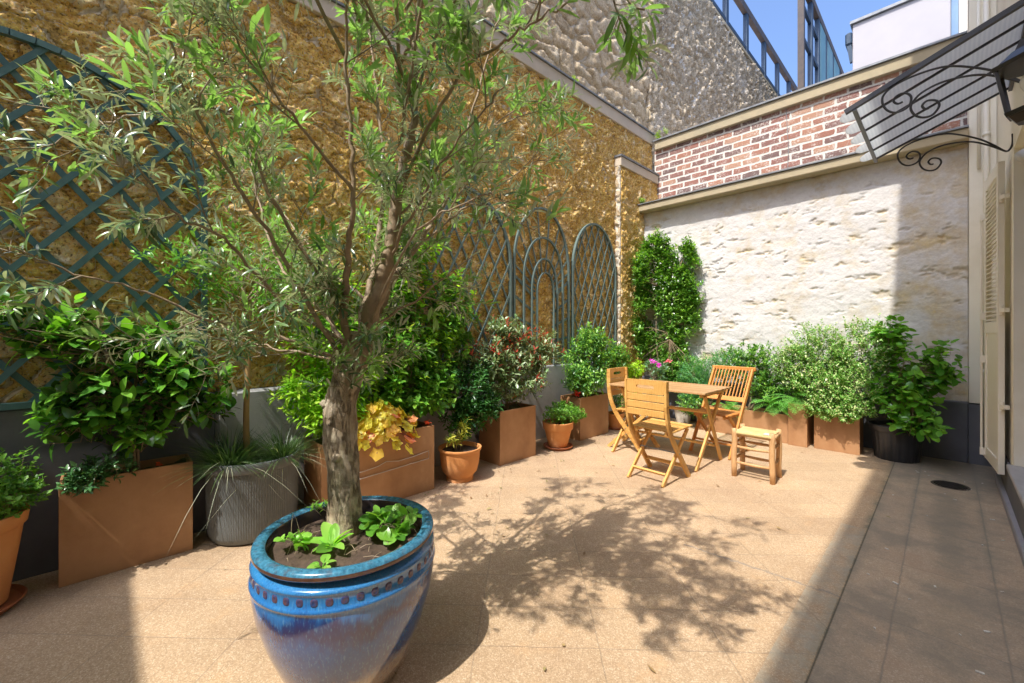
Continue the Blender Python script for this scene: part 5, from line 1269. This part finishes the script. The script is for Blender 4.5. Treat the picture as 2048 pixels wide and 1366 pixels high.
def flower(name, label, cat, c, r, n, mat, seed, size=.03):
    r_ = np.random.default_rng(seed); a = r_.random(n) * 6.28; el = r_.uniform(-.3, 1.3, n); d = np.stack([np.cos(a) * np.cos(el), np.sin(a) * np.cos(el), np.sin(el)], -1)
    t = thing(name, c, label, cat); leaf_mesh('petals', np.array(c) + r_.normal(0, r, (n, 3)), d, np.tile([0, 0, 1.], (n, 1)) + r_.normal(0, .4, (n, 3)), size * (.7 + .5 * r_.random(n)), size * .7, mat, t, T_ROUND, .3, .3, r_)
    mb = MB(); mb.tube([np.array(c) - (0, 0, .06), np.array(c)], .002, 5); mb.build('stalk', M['twig'], t); return t
flower('fallen_flower', 'single orange flower lying on the moss of the large front planter', 'flower', (-3.17, .22, .53), .008, 5, M['orange_flower'], 1, .03)
def grass_clump(label, c, n, L, spread, mat, seed, w=.004, pale=None):
    r_ = np.random.default_rng(seed); t = thing('grass_tuft', c, label, 'grass tuft'); a = r_.random(n) * 6.28; el = r_.uniform(.55, 1.45, n)
    d = np.stack([np.cos(a) * np.cos(el), np.sin(a) * np.cos(el), np.sin(el)], -1); pos = np.array(c) + np.stack([np.cos(a), np.sin(a), 0 * a], -1) * (spread * r_.random(n))[:, None]
    k = n if pale is None else int(n * .95)
    nm = np.tile([0, 0, 1.], (n, 1)); l = L * (.55 + .6 * r_.random(n))
    leaf_mesh('blades', pos[:k], d[:k], nm[:k], l[:k], w, mat, t, T_BLADE + [], .3, .55, r_)
    if pale is not None: leaf_mesh('pale_blades', pos[k:], d[k:] * [1, 1, .6], nm[k:], l[k:] * 1.2, w * .9, pale, t, T_BLADE, .3, 1.1, r_)
    return t
grass_clump('dark mondo grass filling the front left of the ribbed grey pot', (-3.10, .55, .46), 720, .25, .10, M['grass'], 3, .0036, M['pale_grass'])
grass_clump('dark mondo grass with pale drooping blades on the right of the ribbed grey pot', (-3.06, .84, .46), 520, .23, .10, M['grass'], 4, .0036, M['pale_grass'])
mb = MB(); r_ = random.Random(2)
for i in range(60):
    a = r_.random() * 6.28; d_ = .22 * sqrt(r_.random()); x, y = rc[0] + d_ * cos(a), rc[1] + d_ * sin(a); s_ = .006 + .008 * r_.random(); mb.box(x - s_, x + s_, y - s_ * .7, y + s_ * .7, .462, .462 + s_ * 1.5, c=s_ * .3)
tag(mb.build('bark_mulch', M['white_chip'], bpy.data.objects['ribbed_pot']), kind='stuff')
# young standard tree in the ribbed pot
yt = thing('young_tree', (-3.17, .66, .45), 'slender young tree with a tan stem standing in the ribbed grey pot behind the olive', 'tree')
mb = MB(); mb.tube(smooth_path([(-3.17, .66, .40), (-3.172, .655, .75), (-3.165, .665, 1.1), (-3.168, .655, 1.45)], 5), [.021 - .0006 * i for i in range(16)], 10, wob=.03, rng=prn); mb.build('trunk', M['stake'], yt, smooth=True)
r2 = np.random.default_rng(44); mb = MB(); SP2, SD2 = [], []
for i in range(18):
    a = i * 2.4; el = .5 + .5 * r2.random(); v = np.array([cos(a) * cos(el) * .6, sin(a) * cos(el), sin(el)]); p0 = np.array((-3.168, .657, 1.32 + .012 * i)); q = [p0]
    for j in range(4): v = unit(v + r2.normal(0, .12, 3)); q.append(q[-1] + v * .12)
    mb.tube(q, [.006, .005, .004, .003, .002], 5, cap=False)
    for j in range(1, 5):
        for _ in range(5): SP2.append(q[j]); SD2.append(unit(v + r2.normal(0, .7, 3)))
mb.build('branches', M['branch'], yt, smooth=True); SP2 = np.array(SP2); SD2 = np.array(SD2); kx = SP2[:, 0] + SD2[:, 0] * .14 > -3.34; SP2, SD2 = SP2[kx], SD2[kx]
leaf_mesh('leaves', *twig_leaves(r2, SP2, SD2, np.full(len(SP2), .13), 7, .045, .015, spread=.8), M['broad'], yt, T_FINE, .2, .2, r2)

shrub('choisya_bush', 'lime green bush with pointed leaves behind the ribbed pot, left of the olive trunk', 'shrub', (-3.16, 1.25, .50), [((-3.08, 1.18, .72), (.20, .28, .18)), ((-3.12, 1.02, .90), (.18, .24, .18)), ((-3.13, 1.35, .95), (.18, .28, .25)), ((-3.15, 1.15, 1.2), (.16, .3, .22))], M['choisya'], .068, .022, 560, 7, .07, up=.25, spread=1.0, along=.3, seed=24, keep=wall(-3.33), stems=7, stem_r=.005, shell=.3)
# broad leaved tall shrub behind the olive
shrub('tall_broadleaf_shrub', 'tall bright green broad leaved shrub rising along the wall right of the olive trunk', 'shrub', (-3.2, 1.75, .50), [((-3.22, 1.75, 1.55), (.19, .42, .38)), ((-3.16, 1.80, 1.10), (.22, .42, .32)), ((-3.14, 2.05, .82), (.2, .28, .26)), ((-3.22, 1.80, 2.05), (.17, .36, .30)), ((-3.20, 1.35, 1.35), (.17, .32, .45)), ((-3.2, 2.3, 1.45), (.18, .3, .45)), ((-3.12, 1.7, .8), (.18, .45, .22))], M['broad'], .064, .038, 1700, 7, .11, up=.1, spread=1.0, along=.35, seed=25, keep=wall(-3.45), stems=9, stem_r=.008, stem_mat=M['branch'], shell=.2, extra=('young_leaves', M['choisya'], .25, True))
# heuchera
def lobed(name, label, c, n, L, mat, seed, extra=None, spread=(.10, .17, .05)):
    r_ = np.random.default_rng(seed); t = thing(name, c, label, 'plant'); mb1 = MB(); mb2 = MB(); stalks = MB(); c = np.array(c)
    for i in range(n):
        a_ = r_.uniform(-pi, pi); q_ = sqrt(r_.random()); p = c + np.array([cos(a_) * q_ * spread[0], sin(a_) * q_ * spread[1], 0]); p[2] = c[2] + .17 * (1 - q_ ** 2) + r_.normal(0, .02)
        out = p - c; out[2] = 0; nrm = unit(unit(out + 1e-6) * .75 + np.array([.3, -.25, .75]) + r_.normal(0, .25, 3)); s = L * (.7 + .5 * r_.random())
        p[2] -= max(0, p[0] - (c[0] + .02)) * 1.1
        d, a, b = basis(nrm, unit(r_.normal(0, 1, 3) + np.array([0, 0, .5]))); vs = [p - nrm * .006]; m = 15
        for j in range(m):
            an = 2 * pi * j / m; rr_ = s * .5 * (.90 + .13 * cos(5 * an)) * (1 - .35 * max(0, cos(an - pi)) ** 6) * (1 + r_.normal(0, .05)); vs.append(p + a * cos(an) * rr_ + b * sin(an) * rr_ + nrm * (.007 * sin(an * 5 + 1) - .25 * rr_ * rr_ / s))
        (mb2 if (extra and i < extra[1]) else mb1).add(vs, [(0, 1 + j, 1 + (j + 1) % m) for j in range(m)])
        stalks.tube([c - (0, 0, .03), (c + p) / 2 + (0, 0, .02), p], .0018, 4, cap=False)
    mb1.build('leaves', mat, t, smooth=True)
    if extra: mb2.build('pink_leaves', extra[0], t, smooth=True)
    stalks.build('stalks', M['stem_red'], t, smooth=True); return t
lobed('heuchera_plant', 'yellow lobed leaved coral bells with a pinkish crown spilling over the long planter', (-2.985, 1.52, .56), 120, .100, M['heuchera'], 7, (M['heuchera_pink'], 12), (.16, .27, .06))
flower('orange_flower', 'orange red flower beside the yellow leaved plant at the end of the long planter', 'flower', (-2.985, 1.90, .55), .008, 7, M['orange_flower'], 3, .035)
shrub('variegated_shrub', 'young plant with yellow striped narrow leaves in the wide terracotta pot', 'shrub', (-3.00, 2.24, .26), [((-3.0, 2.20, .38), (.08, .10, .07)), ((-2.98, 2.28, .48), (.05, .06, .09))], M['variegated'], .055, .011, 26, 11, .04, up=.3, spread=1.0, along=.3, seed=27, stems=4, stem_r=.003, T=T_LANCE)
shrub('dark_shrub', 'dark green dense shrub behind the wide terracotta pot', 'shrub', (-3.18, 2.35, .2), [((-3.14, 2.42, .82), (.22, .34, .28)), ((-3.12, 2.40, .55), (.18, .26, .2)), ((-3.02, 2.62, .62), (.12, .18, .16))], M['dark_green'], .056, .022, 620, 7, .09, up=.2, seed=28, keep=wall(-3.42), stems=7, stem_r=.005, shell=.25)
shrub('photinia_bush', 'greyish leaved photinia with red young shoots in the planter between two terracotta pots', 'shrub', (-3.18, 3.0, .50), [((-3.17, 2.75, .95), (.2, .35, .3)), ((-3.17, 3.0, 1.05), (.24, .58, .27)), ((-3.12, 3.15, .80), (.25, .46, .22)), ((-3.20, 3.1, 1.34), (.17, .30, .20)), ((-3.18, 3.5, 1.1), (.2, .32, .24))], M['photinia'], .062, .023, 1150, 7, .11, up=.25, spread=.8, along=.55, seed=29, keep=wall(-3.42), stems=8, stem_r=.007, stem_mat=M['branch'], shell=.2, extra=('red_leaves', M['photinia_red'], .16, True))
shrub('clipped_bush', 'low dense dark green bush in the terracotta pot on a saucer', 'shrub', (-3.04, 3.655, .25), [((-3.03, 3.70, .40), (.20, .27, .13)), ((-2.95, 3.85, .36), (.12, .16, .10))], M['small_green'], .030, .017, 430, 7, .05, up=.2, seed=30, stems=8, stem_r=.003, shell=.25)
flower('red_flower_head', 'red flower head above the low bush, against the streaked planter', 'flower', (-3.10, 4.08, .55), .020, 26, M['red_flower'], 5, .03)
shrub('fresh_green_bush', 'fresh green bush with layered leaves in the planter beside the sideways chair', 'shrub', (-3.19, 4.35, .49), [((-3.15, 4.40, .95), (.25, .50, .24)), ((-3.16, 4.45, 1.22), (.2, .38, .18)), ((-3.10, 4.3, .72), (.24, .42, .18)), ((-3.15, 4.95, .95), (.2, .3, .25))], M['shrub_green'], .060, .024, 900, 7, .10, up=.2, seed=31, spread=1.0, along=.35, keep=wall(-3.42), stems=9, stem_r=.006, shell=.25)
shrub('pot_shrub', 'small leafy plant in the little terracotta pot behind the sideways chair', 'shrub', (-3.10, 4.93, .2), [((-3.08, 4.92, .36), (.11, .15, .13))], M['small_green'], .032, .020, 90, 6, .05, seed=32, stems=4, stem_r=.003)
shrub('lime_plant', 'bright lime leaved plant between the corner pier and the table', 'plant', (-3.10, 5.35, .1), [((-3.06, 5.36, .78), (.15, .22, .13)), ((-3.08, 5.38, .5), (.13, .16, .2))], M['lime'], .045, .022, 170, 7, .06, up=.1, seed=33, spread=1.0, along=.3, stems=6, stem_r=.004)
# climber
def on_wall(p): return (p[:, 1] < 6.2)
vb = [((-2.62, 6.10, 2.1), (.22, .08, .55)), ((-3.1, 6.08, 2.62), (.24, .08, .24)), ((-3.02, 6.10, 2.35), (.36, .08, .38)), ((-2.85, 6.09, 1.95), (.42, .09, .40)), ((-2.90, 6.08, 1.5), (.44, .10, .42)), ((-2.95, 6.08, 1.05), (.42, .10, .36)), ((-2.63, 6.12, 2.40), (.13, .06, .28)), ((-3.18, 6.08, 1.9), (.24, .1, .6)), ((-2.6, 6.1, 1.7), (.2, .07, .5)), ((-3.22, 6.10, 2.62), (.14, .06, .18)), ((-3.24, 5.92, 1.5), (.12, .2, .6)), ((-3.24, 5.90, 2.2), (.12, .2, .4)), ((-2.75, 6.05, .75), (.4, .14, .3))]
shrub('jasmine_climber', 'dense green jasmine climber covering the left end of the whitewashed wall', 'climber', (-2.95, 6.10, .05), vb, M['vine'], .062, .024, 3800, 7, .08, up=.1, seed=34, keep=on_wall, stems=7, stem_r=.008, shell=.1, outw=.6, stem_mat=M['branch'])
rngw = np.random.default_rng(77); n = 60; pw_ = np.stack([rngw.uniform(-3.15, -2.7, n), np.full(n, 5.99), rngw.normal(2.05, .22, n)], -1)
leaf_mesh('white_blossom', pw_, np.tile([0, -1., .2], (n, 1)) + rngw.normal(0, .5, (n, 3)), np.tile([0, -.3, 1.], (n, 1)), .03, .016, M['white_flower'], bpy.data.objects['jasmine_climber'], T_FINE, .2, .2, rngw)

# back row
shrub('bluish_flower_plant', 'bluish leaved plant with magenta and pink flowers behind the table', 'plant', (-2.95, 5.65, .1), [((-2.92, 5.66, .80), (.20, .14, .10)), ((-2.9, 5.66, .5), (.2, .14, .22))], leafmat('bluish_leaf', [(.08, .16, .10), (.13, .22, .14)]), .045, .018, 170, 7, .06, seed=35, stems=6, stem_r=.004)
flower('magenta_flower', 'larger magenta flower of the pair above the table edge', 'flower', (-2.83, 5.45, .885), .016, 20, M['magenta_flower'], 8, .042)
flower('magenta_flower', 'lower magenta flower of the pair above the table edge', 'flower', (-2.74, 5.45, .845), .014, 16, M['magenta_flower'], 9, .038)
flower('pink_flower', 'single pink flower right of the magenta pair', 'flower', (-2.62, 5.5, .895), .014, 14, M['pink_flower'], 10, .040)
shrub('feathery_bush', 'soft bluish green feathery bush behind the table, left of the spindle chair', 'shrub', (-2.25, 5.85, .3), [((-2.35, 5.86, .72), (.34, .18, .28)), ((-2.0, 5.88, .85), (.30, .18, .25)), ((-2.45, 5.85, .42), (.25, .16, .22))], M['feathery'], .036, .007, 1500, 12, .11, up=.3, spread=.8, along=.7, seed=36, T=T_LANCE, stems=10, stem_r=.004, shell=.15)
shrub('leafy_bush', 'fresh green bush with small pointed leaves above the spindle chair', 'shrub', (-1.75, 5.88, .3), [((-1.68, 5.90, .92), (.42, .18, .30)), ((-1.50, 5.90, .66), (.36, .18, .26))], M['shrub_green'], .042, .018, 800, 8, .08, seed=37, stems=8, stem_r=.004, shell=.2)
mb = MB()
# fern fronds hanging over the low planters
def fern(label, c, n, L, seed, az=(-2.6, -.5)):
    r_ = np.random.default_rng(seed); t = thing('fern', c, label, 'fern', 'ferns over the low planter'); P_, D_, N_, L_ = [], [], [], []; mb = MB()
    for i in range(n):
        a = r_.uniform(*az); el = r_.uniform(.3, 1.1); d = np.array([cos(a) * cos(el), sin(a) * cos(el), sin(el)]); p = np.array(c, float); q = [p]; l = L * (.7 + .5 * r_.random())
        for j in range(12):
            d = unit(d + np.array([0, 0, -.13])); p = p + d * l / 12; q.append(p)
            sd = unit(np.cross(d, [0, 0, 1])); w = sin(pi * min(1, (j + 1.5) / 13)) * .075
            for s in (-1, 1):
                sdd = unit(sd * s + d * .45); m = int(w / .011) + 1
                P_.append(p); D_.append(sdd); N_.append([0, 0, 1.]); L_.append(w)
                for k_ in range(m):
                    pp = p + sdd * w * (k_ + .5) / m
                    for s2 in (-1, 1): P_.append(pp); D_.append(unit(d * s2 + sdd * .6)); N_.append([0, 0, 1.]); L_.append(.016)
        mb.tube(q, .0015, 4, cap=False)
    L_ = np.array(L_); leaf_mesh('fronds', np.array(P_), np.array(D_), np.array(N_) + r_.normal(0, .1, (len(P_), 3)), L_, np.where(L_ < .02, .006, .004), M['fern'], t, T_TINY, .1, .1); mb.build('stalks', M['fern'], t); return t
fern('fern drooping over the middle of the long low planter, right of the spindle chair', (-1.46, 5.80, .40), 9, .34, 51)
fern('fern standing at the tall narrow planter beside the speckled bush', (-1.22, 5.80, .50), 8, .32, 52, (-2.9, -1.0))
fern('small fern seen between the spindle chair and the long low planter', (-1.95, 5.75, .33), 6, .25, 53)
shrub('low_leafy_plant', 'small fresh green plant on the ground behind the table legs', 'plant', (-2.40, 5.9, .05), [((-2.35, 5.62, .30), (.28, .10, .16))], M['shrub_green'], .035, .018, 150, 6, .05, seed=39, stems=5, stem_r=.003)
shrub('pittosporum_bush', 'large bush of tiny cream speckled leaves in the small brown planter', 'shrub', (-.84, 5.84, .38), [((-1.02, 5.86, 1.05), (.40, .25, .38)), ((-.62, 5.88, 1.12), (.36, .24, .38)), ((-.85, 5.76, .72), (.45, .28, .30)), ((-1.25, 5.84, .88), (.28, .2, .32)), ((-.85, 5.62, .48), (.34, .14, .16))], M['pitto'], .027, .015, 3400, 10, .10, up=.2, seed=40, stems=14, stem_r=.005, shell=.3, lumps=.25, T=T_FINE)
shrub('round_leaved_shrub', 'bushy shrub with large round glossy leaves in the black plastic pot', 'shrub', (-.36, 5.84, .30), [((-.30, 5.82, .95), (.33, .26, .34)), ((-.33, 5.76, .60), (.33, .24, .24)), ((-.42, 5.84, 1.28), (.16, .16, .18)), ((-.02, 5.85, 1.0), (.16, .2, .26)), ((-.18, 5.60, .42), (.20, .12, .12))], M['bigleaf'], .085, .060, 300, 5, .13, up=.05, spread=1.0, along=.3, seed=41, T=T_ROUND, fold=.12, bend=.25, stems=9, stem_r=.006, shell=.3, stem_mat=M['branch'])
# weeds on the copings
for c, r, lab, s in (((-3.30, 6.66, 4.60), (.11, .06, .10), 'pale weed growing in the corner where the two high copings meet', 61), ((-3.55, 4.6, 4.72), (.04, .10, .10), 'pale weed growing on the coping of the ochre wall', 62), ((-3.36, 6.1, 3.38), (.06, .05, .05), 'small green weed at the left end of the lower coping', 63)):
    shrub('wall_weed', lab, 'weed', (c[0], c[1], c[2] - r[2]), [(c, r)], M['weed'], .026, .008, 70, 8, .05, seed=s, stems=3, stem_r=.002, T=T_LANCE)
# small litter on the paving
mb = MB(); r_ = random.Random(5)
for i in range(26):
    x, y = r_.uniform(-.3, .25), r_.uniform(2.2, 5.6); s_ = .004 + .008 * r_.random(); a = r_.random() * 3
    mb.bar((x - s_ * cos(a), y - s_ * sin(a), .003), (x + s_ * cos(a), y + s_ * sin(a), .004), s_, .003)
tag(mb.build('paving_litter', M['white_chip']), 'scattered pale specks of litter on the shaded strip of paving', 'litter', kind='stuff')

rl = np.random.default_rng(91); n = 170
lx = np.where(rl.random(n) < .75, -2.98 + np.abs(rl.normal(0, .22, n)), rl.uniform(-2.6, -.2, n)); ly = rl.uniform(.4, 5.6, n)
ok = ~((np.abs(lx + 3.0) < .24) & (np.abs(ly - 2.25) < .24)) & (lx < .2) & (lx > -2.93); lx, ly = lx[ok], ly[ok]; n = len(lx); an = rl.random(n) * 6.28
tag(leaf_mesh('fallen_leaves', np.stack([lx, ly, np.full(n, .006)], -1), np.stack([np.cos(an), np.sin(an), rl.uniform(-.02, .15, n)], -1), np.tile([0, 0, 1.], (n, 1)) + rl.normal(0, .15, (n, 3)), rl.uniform(.018, .045, n), rl.uniform(.006, .016, n), leafmat('dry_leaf', [(.16, .09, .04), (.25, .18, .08), (.12, .14, .05)], rough=.7, trans=.05), None, T_FINE, .3, -.2, rl), 'dry and green fallen leaves scattered on the paving near the planters', 'fallen leaves', kind='stuff')
